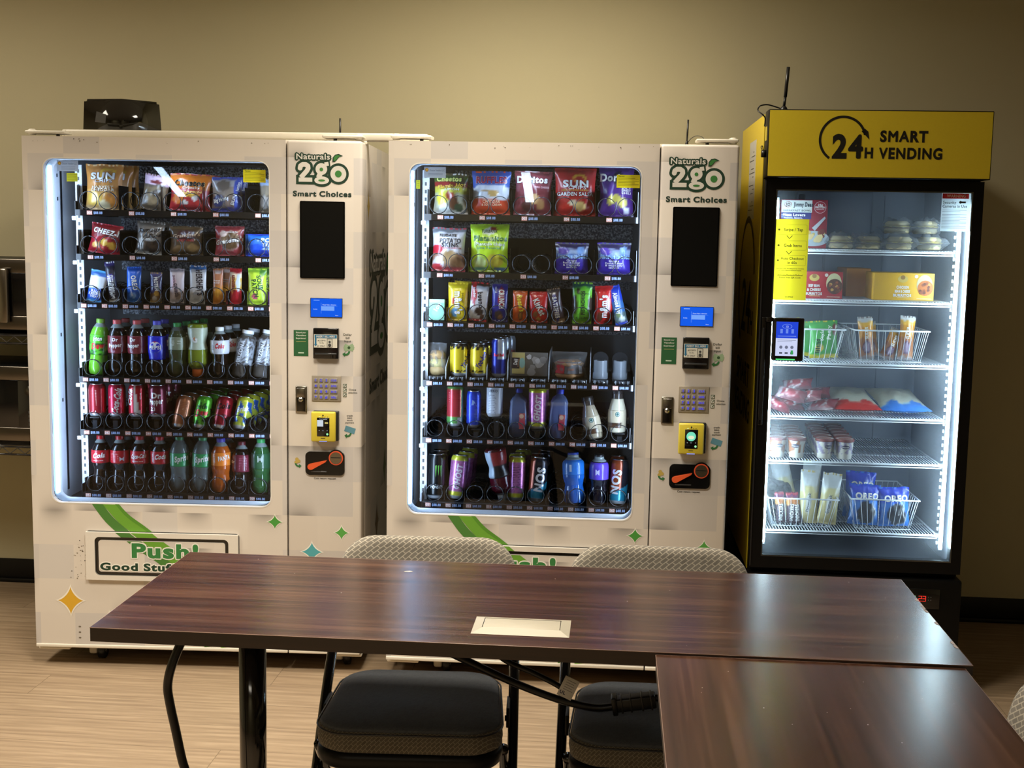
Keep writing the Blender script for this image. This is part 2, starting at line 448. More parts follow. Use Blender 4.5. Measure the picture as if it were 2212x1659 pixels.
def bag(mb, w, h, t, stops, blobs=(), texts=(), seed=0, pinch=.05, mat='film', nx=20, nz=26, wave=.05, seal=.06, y0=0, crinkle=.16, back=None):
    """a filled pillow bag, base centred on the origin; stops = colour bands (from v, colour) upward, blobs = printed ellipses"""
    sx = seed * 7.31
    def surf(u, v, side):
        vv = max(0., min(1., (v - seal) / (1 - 2 * seal)))
        pz = max(0., sin(PI * vv)) ** .5 * (1.12 - .28 * v)
        pu = max(0., 1 - abs(u) ** 2.3) ** .62
        wr = noise.noise(Vector((u * 2.6 + sx, v * 3.4, side * 3.))) + .5 * noise.noise(Vector((u * 7 + sx, v * 8, side * 5.)))
        edge = noise.noise(Vector((u * 9 + sx, v * 2.2, 1.7))) * (1 - pz) * .05
        y = side * t / 2 * pz * pu * (1 + crinkle * 1.6 * wr) + edge * t + y0
        x = u * w / 2 * (1 - pinch * 1.6 * max(0., sin(PI * vv)) ** .8 + .02 * noise.noise(Vector((v * 4 + sx, .3, .1))))
        z = h * v + .02 * h * noise.noise(Vector((u * 2.1 + sx, 5.3, v))) * (1 if v > .5 else .15)
        return x, y, max(z, 0)
    def colour(u, v):
        q = v + wave * noise.noise(Vector((u * 1.7 + sx, v * 2, 9.1)))
        c = stops[0][1]
        for a, cc in stops[1:]: c = lerp(c, cc, smooth(a - .012, a + .012, q))
        for b in blobs:
            d = math.hypot((u - b[0]) / b[2], (v - b[1]) / b[3]) + .22 * noise.noise(Vector((u * 5 + sx, v * 6, b[0] * 9)))
            c = lerp(c, b[4], smooth(1.08, .92, d))
        return c
    for side in (-1, 1):
        V, C = [], []
        for j in range(nz + 1):
            for i in range(nx + 1):
                u, v = -1 + 2 * i / nx, j / nz
                V.append(surf(u, v, side)); C.append(colour(u, v) if side < 0 else (back or stops[0][1]))
        F = [(j * (nx + 1) + i, j * (nx + 1) + i + 1, (j + 1) * (nx + 1) + i + 1, (j + 1) * (nx + 1) + i) for j in range(nz) for i in range(nx)]
        mb.add(V, F if side < 0 else [q[::-1] for q in F], C, mat, True)
    for tx in texts:
        s, u, v, wf, hh, c = tx[:6]; kw = dict(wt='b', rot=0, shear=0); out = None
        kw.update(tx[6] if len(tx) > 6 else {}); out = kw.pop('out', None)
        def fn(a, b, lift):
            x = u * w / 2 + a; z = v * h + b; vq = max(0, min(1, z / h))
            vv = max(0., min(1., (vq - seal) / (1 - 2 * seal)))
            uq = max(-1, min(1, x / (w / 2 * (1 - pinch * 1.6 * max(0., sin(PI * vv)) ** .8))))
            p = surf(uq, vq, -1); return (p[0], p[1] - lift, z)
        if out:
            k2 = dict(kw); k2['wt'] = 'x'; mb.text(s, lambda a, b: fn(a * 1.02, b, .0016), out, mat, tess=.006, width=wf * w if wf else None, height=hh * 1.06, **k2)
        mb.text(s, lambda a, b: fn(a, b, .0023), c, mat, tess=.006, width=wf * w if wf else None, height=hh, **kw)
    return mb

def bar(mb, w, h, t, stops, blobs=(), texts=(), seed=0, **k):
    return bag(mb, w, h, t, stops, blobs, texts, seed, pinch=.02, nx=12, nz=24, wave=.02, seal=.05, crinkle=.1, **k)

def ctext(mb, s, r, ang, z, col, mat, lift=.0005, **kw):
    """lettering wrapped round a cylinder, ang in degrees (0 faces the camera)"""
    def fn(a, b):
        t = math.radians(ang) + a / r; q = r + lift
        return (q * sin(t), -q * cos(t), z + b)
    mb.text(s, fn, col, mat, tess=.006, **kw)

def can(name, label, cat, loc, rot, r, h, colfn, texts=(), group=None, top=(196, 198, 200), mat='can', pics=()):
    t = thing(name, label, cat, loc, rot, group)
    b = MB()
    prof = [(r * .70, .003), (r * .76, 0), (r * .82, .002), (r * .97, .010), (r, .014)] + [(r, .014 + (h - .032) * k / 24) for k in range(1, 25)] + [(r * .95, h - .010), (r * .84, h - .004), (r * .83, h - .002)]
    b.lathe(prof, lambda p: (190, 192, 195) if p[2] < .0105 else colfn(math.degrees(math.atan2(p[0], -p[1])), p[2] / h), mat, n=36)
    for k, (pts, ang, z, c) in enumerate(pics):
        rr = r + .0004 + k * .00006
        b.poly(pts, 0, c, mat, fn=lambda a, q: (rr * sin(math.radians(ang) + a / r), -rr * cos(math.radians(ang) + a / r), z * h + q))
    for x in texts: ctext(b, x[0], r, x[1], x[2] * h, x[3], mat, lift=.0006 + .00006 * len(pics), **x[4])
    b.build('can_body', t)
    l = MB(); l.lathe([(r * .845, h - .0035), (r * .855, h - .001), (r * .83, h), (r * .79, h - .001), (r * .77, h - .004), (r * .1, h - .0035), (.0005, h - .0035)], top, 'chrome', n=28)
    l.box(-r * .2, r * .2, -r * .45, r * .2, h - .0033, h - .0018, (170, 172, 175), 'chrome', .0006)
    l.build('can_lid', t)
    return t

BP = {
 'soda': [(.30, .012), (.55, 0), (.86, .012), (.97, .06), (1, .12), (.985, .2), (.9, .29), (.885, .34), (.95, .40), (1, .44), (1, .69), (.97, .73), (.86, .79), (.66, .86), (.46, .905), (.40, .92), (.40, .955)],
 'contour': [(.30, .012), (.55, 0), (.84, .012), (.94, .06), (.97, .13), (.92, .22), (.80, .33), (.80, .38), (.92, .46), (1, .52), (1, .70), (.95, .75), (.80, .81), (.60, .87), (.44, .91), (.40, .925), (.40, .955)],
 'tea': [(.4, .008), (.85, 0), (.98, .02), (1, .05), (.97, .1), (.93, .3), (.93, .62), (.96, .7), (.9, .76), (.7, .84), (.56, .88), (.54, .93)],
 'sport': [(.4, .008), (.8, 0), (.96, .015), (1, .06), (.98, .2), (.88, .3), (.82, .36), (.9, .44), (1, .5), (1, .76), (.96, .8), (.86, .83), (.72, .87), (.52, .9), (.5, .95)],
 'glassjar': [(.4, .008), (.86, 0), (.97, .02), (1, .06), (1, .42), (.95, .52), (.82, .64), (.68, .74), (.62, .8), (.62, .93)],
}
def interp(prof, n=44):
    out = []
    for j in range(len(prof) - 1):
        (r0, z0), (r1, z1) = prof[j], prof[j + 1]
        k = max(1, int(round((abs(z1 - z0) + abs(r1 - r0) * .3) * n)))
        for i in range(k): out.append((r0 + (r1 - r0) * i / k, z0 + (z1 - z0) * i / k))
    return out + [prof[-1]]
def bottle(name, label, cat, loc, rot, kind, r, h, liquid, cap, lab=None, texts=(), group=None, mat='pet', fill=.86, empty=(150, 160, 160), capr=.44, caph=.075, labcol=None, pics=()):
    """lab = (z from, z to, colour or fn(angle, v)); parts: bottle_body, bottle_label, bottle_cap"""
    t = thing(name, label, cat, loc, rot, group)
    prof = interp(BP[kind]); P = [(a * r, b * h) for a, b in prof]
    rf = None
    if kind in ('soda', 'contour'): rf = lambda a, z: 1 - .13 * abs(sin(2.5 * a)) * max(0, 1 - z / (h * .13)) - (.012 * (cos(10 * a)) if h * .12 < z < h * .38 else 0)
    if kind == 'sport': rf = lambda a, z: 1 - (.03 * abs(sin(3 * a)) if z < h * .34 else 0)
    b = MB(); b.lathe(P, lambda p: liquid if p[2] < fill * h else empty, mat, n=30, rf=rf); b.build('bottle_body', t)
    if lab:
        z0, z1, c = lab; l = MB()
        def rad(z):
            for (a, q), (a2, q2) in zip(P, P[1:]):
                if q <= z <= q2: return a + (a2 - a) * (z - q) / (q2 - q + 1e-9)
            return r
        L = [(rad(h * (z0 + (z1 - z0) * k / 16)) + .0005, h * (z0 + (z1 - z0) * k / 16)) for k in range(17)]
        L = [(L[0][0] - .0005, L[0][1])] + L + [(L[-1][0] - .0005, L[-1][1])]
        cf = c if callable(c) else (lambda a, v: c)
        l.lathe(L, lambda p: cf(math.degrees(math.atan2(p[0], -p[1])), (p[2] / h - z0) / (z1 - z0)), 'film', n=36, cap=False)
        for k, (pts, ang, v, cc) in enumerate(pics):
            zz = h * (z0 + (z1 - z0) * v); lf = .0008 + .00012 * k
            l.poly(pts, 0, cc, 'film', fn=lambda a, q: ((rad(zz + q) + lf) * sin(math.radians(ang) + a / r), -(rad(zz + q) + lf) * cos(math.radians(ang) + a / r), zz + q))
        for x in texts:
            zz = h * (z0 + (z1 - z0) * x[2])
            ctext(l, x[0], rad(zz), x[1], zz, x[3], 'film', lift=.0011 + .00012 * len(pics), **x[4])
        l.build('bottle_label', t)
    if cap:
        ch = caph * h; zc = P[-1][1] - ch * .45; k = MB(); cr = capr * r
        k.lathe([(cr * .97, zc), (cr, zc + .001), (cr, zc + ch - .0015), (cr * .92, zc + ch), (.0005, zc + ch)], cap, 'plastic', n=24, rf=lambda a, z: 1 - .03 * (sin(16 * a) > 0) if z < zc + ch - .001 else 1)
        k.build('bottle_cap', t)
    return t

def circle(r, n=20, sx=1, sz=1): return [(sx * r * cos(2 * PI * k / n), sz * r * sin(2 * PI * k / n)) for k in range(n)]
def star4(cx, cz, rx, rz, n=12):
    out = []
    for k in range(4 * n):
        t = 2 * PI * k / (4 * n); c, s = cos(t), sin(t)
        out.append((cx + rx * math.copysign(abs(c) ** 3, c), cz + rz * math.copysign(abs(s) ** 3, s)))
    return out
def band(mb, path, hw, y, col, lim, mat='paper', n=10, side=None):
    """printed ribbon along (x,z) points, cut off at lim = (x0, x1, z0, z1)"""
    P = spline([(a, 0, b) for a, b in path], n); l, r_ = side or (hw, hw)
    N = []
    for i in range(len(P)):
        d = (P[min(i + 1, len(P) - 1)] - P[max(i - 1, 0)]).normalized(); N.append(Vector((-d.z, 0, d.x)))
    for i in range(len(P) - 1):
        q = [P[i] - N[i] * l, P[i + 1] - N[i + 1] * l, P[i + 1] + N[i + 1] * r_, P[i] + N[i] * r_]; q = [(p.x, p.z) for p in q]
        for ax, v, sg in ((0, lim[0], 1), (0, lim[1], -1), (1, lim[2], 1), (1, lim[3], -1)):
            o = []
            for k in range(len(q)):
                a, c = q[k], q[(k + 1) % len(q)]; da, dc = (a[ax] - v) * sg, (c[ax] - v) * sg
                if da >= 0: o.append(a)
                if da * dc < 0: t = da / (da - dc); o.append((a[0] + (c[0] - a[0]) * t, a[1] + (c[1] - a[1]) * t))
            q = o
            if len(q) < 3: break
        if len(q) >= 3: mb.poly(q, y, col, mat)

# ------------------------------------------------------------------ the two glass-fronted vending machines
SWA = [(-.356, .605), (-.343, .583), (-.305, .532), (-.257, .488), (-.19, .437), (-.113, .385), (-.03, .30), (.022, .19), (.038, .084)]
SWB = [(-.312, .605), (-.296, .583), (-.25, .532), (-.19, .488), (-.125, .437), (-.055, .385), (.03, .30), (.085, .19), (.102, .084)]
def logo(mb, fn, k, dark=DG):
    """the printed shop logo: fat white lettering on dark green, a leaf on top; k scales it, fn places (x,z)"""
    cnt = [0]
    def at(pts, l, c):
        cnt[0] += 1; l2 = l + cnt[0] * .012; mb.poly([(a * k, b * k) for a, b in pts], 0, c, fn=lambda a, b: fn(a, b, l2))
    disc = lambda x, z, rx, rz, l, c: at([(x + a, z + b) for a, b in circle(1, 28, rx, rz)], l, c)
    def stroke(pts, w, l, c):
        for (x0, z0), (x1, z1) in zip(pts, pts[1:]):
            d = math.hypot(x1 - x0, z1 - z0); nx_, nz_ = -(z1 - z0) / d * w, (x1 - x0) / d * w
            at([(x0 - nx_, z0 - nz_), (x1 - nx_, z1 - nz_), (x1 + nx_, z1 + nz_), (x0 + nx_, z0 + nz_)], l, c)
        for x, z in pts[1:-1]: disc(x, z, w, w, l, c)
    two = [(-.0715, .004), (-.0700, .0115), (-.0625, .0165), (-.0530, .0165), (-.0455, .0115), (-.0445, .004), (-.0490, -.0045), (-.0580, -.0145), (-.0690, -.0270)]
    base = [(-.0765, -.0335), (-.0310, -.0335)]
    for l, g, c in ((0, .0085, dark), (1, 0, WHT)):
        stroke(two, .0078 + g, l, c); stroke([(base[0][0] - g, base[0][1]), (base[1][0] + g, base[1][1])], .0070 + g, l, c)
        disc(two[0][0], two[0][1], .0078 + g, .0078 + g, l, c)
        disc(-.0005, .002, .0195 + g, .0195 + g, l, c); disc(.0005, -.0350, .0245 + g, .0130 + g, l, c); stroke([(-.004, -.012), (-.010, -.026)], .0085 + g, l, c); stroke([(.010, .0175), (.0235 + g * .6, .0200)], .0065 + g, l, c)
        disc(.056, -.013, .0265 + g, .0265 + g, l, c)
    disc(-.0005, .001, .0060, .0060, 2, GRN); disc(.0005, -.0352, .0112, .0036, 2, GRN); disc(.056, -.013, .0112, .0112, 2, GRN)
    for q in range(8): mb.text('Naturals', lambda a, b, q=q: fn(-.028 * k + .0046 * k * cos(q * PI / 4) + a, .0425 * k + .0046 * k * sin(q * PI / 4) + b, .72 + q * .02), dark, width=.114 * k, height=.0175 * k, wt='b')
    mb.text('Naturals', lambda a, b: fn(-.028 * k + a, .0425 * k + b, 2.4), WHT, width=.112 * k, height=.0178 * k, wt='b')
    leaf = [(.0365, .026), (.0370, .040), (.0450, .050), (.0570, .0525), (.0720, .0460), (.0610, .0455), (.0530, .035), (.0450, .0265)]
    at(leaf, 1.3, dark); at([(.0500 + (a - .0500) * .72, .0400 + (b - .0400) * .72) for a, b in leaf], 2, GRN)

def arrow(mb, cx, cz, s, col, y, flip=1):
    pts = []
    for k in range(9):
        a = math.radians(0 - 100 * k / 8); pts.append((cx + flip * s * (-.5 + 1.0 * cos(a)), cz + s * (.5 + .95 * sin(a))))
    inner = [(cx + flip * s * (-.5 + .62 * cos(math.radians(-100 * k / 8))), cz + s * (.5 + .55 * sin(math.radians(-100 * k / 8)))) for k in range(9)]
    V = [(p[0], y, p[1]) for p in pts + inner]
    mb.add(V, [(i, i + 1, 10 + i, 9 + i) for i in range(8)], col, 'paper')
    tip = [(cx - flip * s * 1.15, cz - s * .12), (cx - flip * s * .6, cz - s * .72), (cx - flip * s * .52, cz + s * .3)]
    mb.add([(p[0], y, p[1]) for p in tip], [(0, 1, 2)], col, 'paper')

COILS = {}
def coil_mesh(r, hand):
    if (r, hand) not in COILS:
        pts = []
        for k in range(20): t = 2 * PI * k / 20; pts.append((r * sin(t) * hand, .0, r * cos(t) + r))
        for k in range(0, 5 * 18): t = 2 * PI * k / 18; pts.append((r * sin(t) * hand, .078 * k / 18, r * cos(t) + r))
        COILS[r, hand] = MB().tube(pts, .0015, (30, 30, 32), 'gloss', 5).mesh('spiral_coil')
    return COILS[r, hand]

def machine(label, side, F, trays, col0, pitch, wide0, widep, belt, risers, skipcoil=(), reader='code'):
    root = thing('vending_machine', label, 'vending machine', F(0, 0, 0), (0, 0, F.a))
    W, B, T = .57, .075, 1.83
    c = MB()
    c.box(-W, -W + .02, .092, .87, B, T, WHT, 'wrap'); c.box(W - .02, W, .092, .87, B, T, WHT, 'wrap')
    c.box(-W + .02, W - .02, .092, .87, T - .025, T, CRM); c.box(-W + .02, W - .02, .85, .87, B, T - .025, (60, 60, 60)); c.box(-W + .02, W - .02, .092, .85, B, B + .02, (40, 40, 40))
    c.box(-W - .003, W + .003, .085, .1, T - .006, T + .006, CRM, 'plastic', .002)
    fn = lambda dx, dz, l: (W + .0008 + l * .0004, .5 + dx, 1.27 + dz)
    logo(c, fn, 3.6, (70, 76, 62)); c.text('Smart Choices', lambda a, b: (W + .001, .5 + a, .985 + b), (64, 70, 60), width=.62, height=.05, wt='x')
    for dy, z, r_, q in ((.15, 1.62, .035, (176, 150, 70)), (.62, .62, .05, (120, 140, 96)), (.4, .45, .05, (130, 110, 80))):
        c.add([(W + .0008, dy + a, z + b * 1.7) for a, b in star4(0, 0, r_, r_)], [tuple(range(48))], q, 'paper')
    c.build('cabinet', root)
    i = MB()
    xl, xr = -.503, .30
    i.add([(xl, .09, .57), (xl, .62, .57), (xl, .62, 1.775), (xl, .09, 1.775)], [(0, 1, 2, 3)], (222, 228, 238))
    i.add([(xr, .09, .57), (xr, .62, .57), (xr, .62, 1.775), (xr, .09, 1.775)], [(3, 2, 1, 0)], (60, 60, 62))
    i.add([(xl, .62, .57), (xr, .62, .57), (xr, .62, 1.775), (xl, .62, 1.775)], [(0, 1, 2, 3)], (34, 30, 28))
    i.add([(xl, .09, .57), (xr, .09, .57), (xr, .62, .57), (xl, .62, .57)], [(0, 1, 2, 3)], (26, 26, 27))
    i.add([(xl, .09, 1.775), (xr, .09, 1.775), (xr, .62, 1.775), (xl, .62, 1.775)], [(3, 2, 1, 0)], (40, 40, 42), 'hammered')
    i.box(xl, xl + .002, .148, .162, .60, 1.745, (18, 20, 26)); i.box(xl, xl + .002, .085, .089, .59, 1.76, (120, 130, 150))
    for z in (1.70, 1.62, 1.15, .92): i.box(xl, xl + .0022, .12, .126, z, z + .012, (30, 34, 44))
    i.box(-.42, .26, .585, .60, 1.70, 1.765, (60, 60, 62), 'hammered')
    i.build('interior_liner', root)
    for z in (trays[0] - .10, trays[1] - .09, trays[2] - .09):
        MB().box(-.44, .25, .585, .60, z + .022, z + .078, (96, 98, 104), 'hammered').build('rear_rail', root)
    u = MB(); rx = col0 - pitch * .57; u.box(rx - .014, rx + .010, .176, .180, .59, 1.745, (205, 208, 212))
    z = .6
    while z < 1.73: u.box(rx - .006, rx + .001, .1754, .176, z, z + .012, (16, 16, 18)); z += .026
    u.build('slotted_rail', root)
    for x, rr in ((-.2, .08), (.08, .08)):
        g = MB()
        for k in range(1, 6): g.tube([(x + rr * k / 5 * cos(t * PI / 12), .10 + rr * k / 5 * sin(t * PI / 12), .578) for t in range(24)], .0012, (46, 46, 48), 'plastic', 5, True)
        g.build('fan_grille', root)
    for x in (-.4995, .2615):
        l = MB(); l.box(x, x + .006, .036, .058, .61, 1.735, (150, 200, 255), 'led')
        l.build('light_strip', root, label='white light strip inside the door')
    for sx in (-1, 1):
        x = sx * .5
        h = MB(); h.box(x - .068 if sx > 0 else x - .068, x + .068, .02, .09, T + .010, T + .020, (218, 212, 196), 'plastic', .004)
        h.lathe([(.012, 0), (.014, .004), (.014, .016), (.008, .02), (.0005, .02)], (222, 216, 200), n=16, cx=x + sx * .052, cy=.045, z0=T + .006)
        h.tube([(x - sx * .03, .06, T), (x - sx * .03, .06, T + .014)], .006, (70, 66, 58), 'plastic', 10); h.build('hinge_cover', root)
    # trays with their coils and price tags
    for n, z in enumerate(trays):
        t = MB(); x0, x1 = col0 - pitch * .57, col0 + pitch * 9.57
        t.box(x0, x1, .14, .575, z - .004, z, (24, 23, 23)); t.box(x0, x1, .134, .14, z - .020, z + .001, (16, 16, 18), 'gloss')
        t.box(x0 - .002, x0, .136, .575, z - .02, z + .03, DRK); t.box(x1, x1 + .002, .136, .575, z - .02, z + .03, DRK)
        t.box(x0 - .012, x0 + .006, .130, .134, z - .036, z - .022, (190, 192, 196), 'plastic', .002)
        ncol = 5 if n < 2 else 10
        cx = [(wide0 + widep * k) if n < 2 else (col0 + pitch * k) for k in range(ncol)]; pw = widep if n < 2 else pitch
        for k in range(ncol + 1):
            xx = (wide0 + widep * (k - .5)) if n < 2 else col0 + pitch * (k - .5)
            if n == 3 and belt: continue
            t.box(xx - .0008, xx + .0008, .15, .57, z, z + (.085 if n < 2 else .05), (22, 20, 20), 'gloss')
        to = t.build('tray', root)
        for k in range(ncol):
            num = '%03d' % ((n * 10) + k + 1); g = MB(); x = cx[k] - (.006 if n < 2 else .001)
            w_ = .024
            g.box(x - .030, x + .030, .1325, .134, z - .0175, z - .0015, (22, 22, 26), 'gloss')
            g.quad(x - .028, x - .009, z - .0165, z - .0025, .1321, (196, 128, 106) if n % 2 == 0 else (190, 132, 116))
            g.flat(num, x - .0185, z - .0095, .1317, (245, 236, 230), width=.0165, height=.0085, wt='b')
            g.flat('$88.88', x + .011, z - .0095, .1317, (156, 174, 212), width=.031, height=.0085, wt='b')
            g.build('price_tag', to)
        if n == 3 and belt:
            for k in range(10):
                rl = MB(); xx = cx[k]
                rl.tube([(xx - .024, .15, z + .006), (xx + .024, .15, z + .006)], .007, (40, 40, 42), 'gloss', 10)
                for q in range(4): rl.tube([(xx - .021 + q * .014, .15, z + .006), (xx - .017 + q * .014, .15, z + .006)], .0078, (120, 122, 126) if q % 3 == 0 else (66, 66, 70), 'gloss', 10)
                rl.box(xx - .03, xx + .03, .16, .56, z + .002, z + .011, (30, 30, 32)); rl.build('belt_conveyor', to)
            for e, hh in ((.5, .075), (1.5, .075), (2.5, .075), (3.5, .102), (5.5, .102), (7.5, .102)):
                d = MB(); xx = col0 + pitch * e
                V = [(xx + s_, y, zz) for s_ in (-.0012, .0012) for y, zz in ((.15, z + .004), (.42, z + .004), (.42, z + hh), (.24, z + hh), (.15, z + hh * .62))]
                d.add(V, [(0, 1, 2, 3, 4), (9, 8, 7, 6, 5), (4, 3, 8, 9), (3, 2, 7, 8), (0, 4, 9, 5)], (205, 208, 212))
                d.build('lane_divider', to, label='white sheet-metal lane divider')
        else:
            for k in range(ncol):
                for s_ in ((-1, 1) if n < 2 else (1,)):
                    o = bpy.data.objects.new('spiral_coil', coil_mesh(.0305 if n < 2 else .029, s_ if n < 2 else 1)); COL.objects.link(o); o.parent = to
                    o.location = (cx[k] + (s_ * .0335 if n < 2 else 0), .147, z + .0025)
        for k, zt in risers.get(n, {}).items():
            q = MB(); xx = cx[k]
            q.box(xx - .017, xx + .017, .158, .222, zt - .004, zt - .0005, (20, 20, 22)); q.box(xx - .010, xx + .010, .170, .210, z + .0005, zt - .004, (26, 26, 28), 'gloss'); q.box(xx - .008, xx + .008, .1605, .17, z + .0005, zt - .012, (44, 46, 50), 'gloss')
            q.build('can_riser', to)
    # door
    hole = rrect(-.50, .258, .586, 1.757, .034)
    d = MB(); ring(d, (-W, .3145, B, T), hole, 0, .09, WHT, 'wrap', lip=(214, 214, 216))
    rim = rrect(-.503, .261, .583, 1.76, .036); n_ = len(hole)
    d.add([(p[0], -.0009, p[1]) for p in rim] + [(p[0], -.0009, p[1]) for p in hole], [(k, (k + 1) % n_, n_ + (k + 1) % n_, n_ + k) for k in range(n_)], (226, 224, 216), 'plastic')
    for lm in ((-.56, .31, .4866, .584), (-.56, .31, .082, .3172)):
        band(d, SWA, .0155, -.0008, (72, 124, 50), lm); band(d, SWB, .0225, -.0008, LG, lm); band(d, SWB, .0225, -.0011, (84, 140, 40), lm, side=(-.012, .0225))
    for x, z_, rx, rz, q in ((-.4445, .238, .056, .062, (214, 166, 44)), (.272, .5345, .032, .030, (72, 150, 60)), (-.31, .155, .05, .055, (96, 150, 170))):
        d.poly(star4(x, z_, rx, rz), -.0008, (240, 236, 226)); d.poly(star4(x, z_, rx * .82, rz * .82), -.0012, q)
    d.box(-W, .3145, -.003, .012, B - .006, B + .006, (228, 222, 208), 'plastic', .002)
    for k in range(60):
        a = R.random(); x, z_ = ((-.40 + R.gauss(0, .014)), .41 + R.gauss(0, .03)) if k < 26 else ((-.385 + R.gauss(0, .03)), .33 + R.gauss(0, .01)) if k < 44 else (R.uniform(-.55, .3), T - .008 - abs(R.gauss(0, .006)))
        s_ = R.uniform(.0008, .0026); d.poly([(x + s_ * cos(t) * R.uniform(.5, 1.6), z_ + s_ * sin(t) * R.uniform(.4, 1)) for t in (0, 1.2, 2.4, 3.8, 5)], -.0007, (120, 108, 88) if R.random() < .7 else (52, 46, 40))
    for z_ in (.105, .125, .145): d.poly([(-.415 + a, z_ + b) for a, b in circle(.005, 5, 1, .6)], -.0007, (112, 102, 88))
    do = d.build('door', root)
    g = MB(); g.prism(rrect(-.4995, .2575, .5865, 1.7565, .034), .018, .022, (255, 255, 255), 'glass'); g.build('glass_pane', root)
    # delivery flap
    p = MB(); p.prism(rrect(-.3862, .1482, .3152, .4888, .012), -.0014, -.0004, (20, 20, 20)); p.build('frame_gasket', root)
    p = MB(); pin = rrect(-.352, .113, .334, .470, .016)
    ring(p, (-.384, .146, .3175, .4865), pin, -.012, .0, (222, 216, 206), 'plastic', lip=(150, 146, 136)); 
    for lm in ((-.383, .145, .4705, .486), (-.383, .145, .318, .3335)): band(p, SWA, .0155, -.0124, (72, 124, 50), lm); band(p, SWB, .0225, -.0124, LG, lm)
    po = p.build('delivery_frame', root)
    p = MB(); p.prism(rrect(-.353, .114, .333, .471, .016), -.0045, -.0012, (12, 12, 12), 'gloss'); p.build('flap_recess', po)  # black panel put in for the dark of the recess round the flap
    f = MB(); f.prism(rrect(-.340, .101, .346, .458, .01), -.0085, -.0046, (226, 221, 214), 'wrap')
    lm = (-.338, .099, .348, .456); band(f, SWA, .0155, -.0090, (72, 124, 50), lm); band(f, SWB, .0225, -.0090, LG, lm)
    for s, x, z_, w_, h_, q in (('Push!', -.108, .424, .232, .046, (52, 124, 62)), ('Good Stuff Inside', -.125, .3655, .42, .024, DG)):
        for q2, (ox, oz) in enumerate(((-.004, 0), (.004, 0), (0, .004), (0, -.004), (.003, .003), (-.003, -.003), (.003, -.003), (-.003, .003))): f.flat(s, x + ox, z_ + oz, -.0093 - q2 * .00004, (238, 234, 224), width=w_, height=h_, wt='x')
        f.flat(s, x, z_, -.0099, q, width=w_, height=h_, wt='x')
    f.build('delivery_flap', po)
    # control column
    k = MB(); k.box(.3175, W, 0, .09, B, T, WHT, 'wrap', .009, 3)
    logo(k, lambda dx, dz, l: (.4345 + dx, -.0006 - l * .0004, 1.734 + dz), 1.0)
    k.flat('Smart Choices', .4365, 1.6545, -.0008, (26, 52, 42), width=.196, height=.0165, wt='x')
    for s, z_ in (('Dollar', 1.186), ('bill', 1.175), ('input', 1.164)): k.flat(s, .5225, z_, -.0008, (54, 60, 50), height=.0072, wt='b')
    for a in (-.35, .05, .4): k.poly([(.527 + cos(a) * u_ - sin(a) * v_, 1.142 + sin(a) * u_ + cos(a) * v_) for u_, v_ in ((-.017, -.008), (.017, -.008), (.017, .008), (-.017, .008))], -.0008 - a * .0003, (150, 176, 140)); k.poly([(.527 + x, 1.142 + z_) for x, z_ in circle(.005, 12)], -.0012, (84, 120, 80))
    arrow(k, .523, 1.122, .016, (46, 112, 60), -.0016)
    for z_ in (1.012, .996, .980):
        k.box(.507, .519, -.0012, 0, z_ - .006, z_ + .006, (62, 84, 62)); k.quad(.5088, .5172, z_ - .0042, z_ + .0042, -.0016, WHT); k.add([(.510, -.002, z_), (.513, -.002, z_ - .003), (.521, -.002, z_ + .008), (.513, -.002, z_ + .001)], [(0, 1, 2, 3)], (40, 70, 44), 'paper')
    k.flat('Choice', .539, .999, -.0008, (54, 60, 50), height=.0056, wt='b'); k.flat('selection', .540, .989, -.0008, (54, 60, 50), height=.0054, wt='b')
    for s, z_ in (('credit', .910), ('debit', .902), ('touch', .894), ('payment', .886)): k.flat(s, .530, z_, -.0008, (44, 48, 42), height=.0055, wt='b')
    k.poly([(.531 + cos(-.3) * u_ - sin(-.3) * v_, .861 + sin(-.3) * u_ + cos(-.3) * v_) for u_, v_ in ((-.018, -.010), (.018, -.010), (.018, .010), (-.018, .010))], -.0008, (92, 142, 160))
    arrow(k, .529, .843, .015, (46, 112, 60), -.0014)
    for x, z_ in ((.349, .756), (.355, .749), (.346, .745)): k.poly([(x + a, z_ + b) for a, b in circle(.006, 14)], -.0008 - x * .001, (186, 160, 80))
    arrow(k, .349, .735, .014, (46, 112, 60), -.0016, -1)
    k.flat('Coin return request', .445, .691, -.0008, (44, 46, 42), width=.075, height=.0058, wt='b')
    for x, z_, rx, rz, q in ((.5025, .502, .030, .030, (84, 160, 70)), (.40, .432, .044, .042, (80, 164, 172))):
        k.poly(star4(x, z_, rx, rz), -.0008, (240, 236, 226)); k.poly(star4(x, z_, rx * .82, rz * .82), -.0012, q)
    k.box(.3185, W - .004, -.003, .01, B - .006, B + .006, (228, 222, 208), 'plastic', .002)
    ko = k.build('control_column', root)
    s = MB(); s.prism(rrect(.3625, .513, 1.374, 1.630, .004), -.0055, 0, (6, 6, 7), 'darkscreen'); s.quad(.368, .508, 1.378, 1.626, -.0058, (17, 17, 17), 'darkscreen'); s.build('black_screen', ko)
    s = MB(); s.box(.3965, .505, -.004, 0, 1.243, 1.308, (8, 10, 30), 'gloss', .001); s.quad(.3985, .5035, 1.2448, 1.3065, -.0043, (24, 92, 232), 'screen')
    s.quad(.434, .478, 1.266, 1.2805, -.0046, (118, 166, 250), 'screen'); s.quad(.433, .434, 1.256, 1.292, -.0046, (110, 156, 250), 'screen'); s.quad(.434, .488, 1.281, 1.2816, -.0046, (110, 156, 250), 'screen')
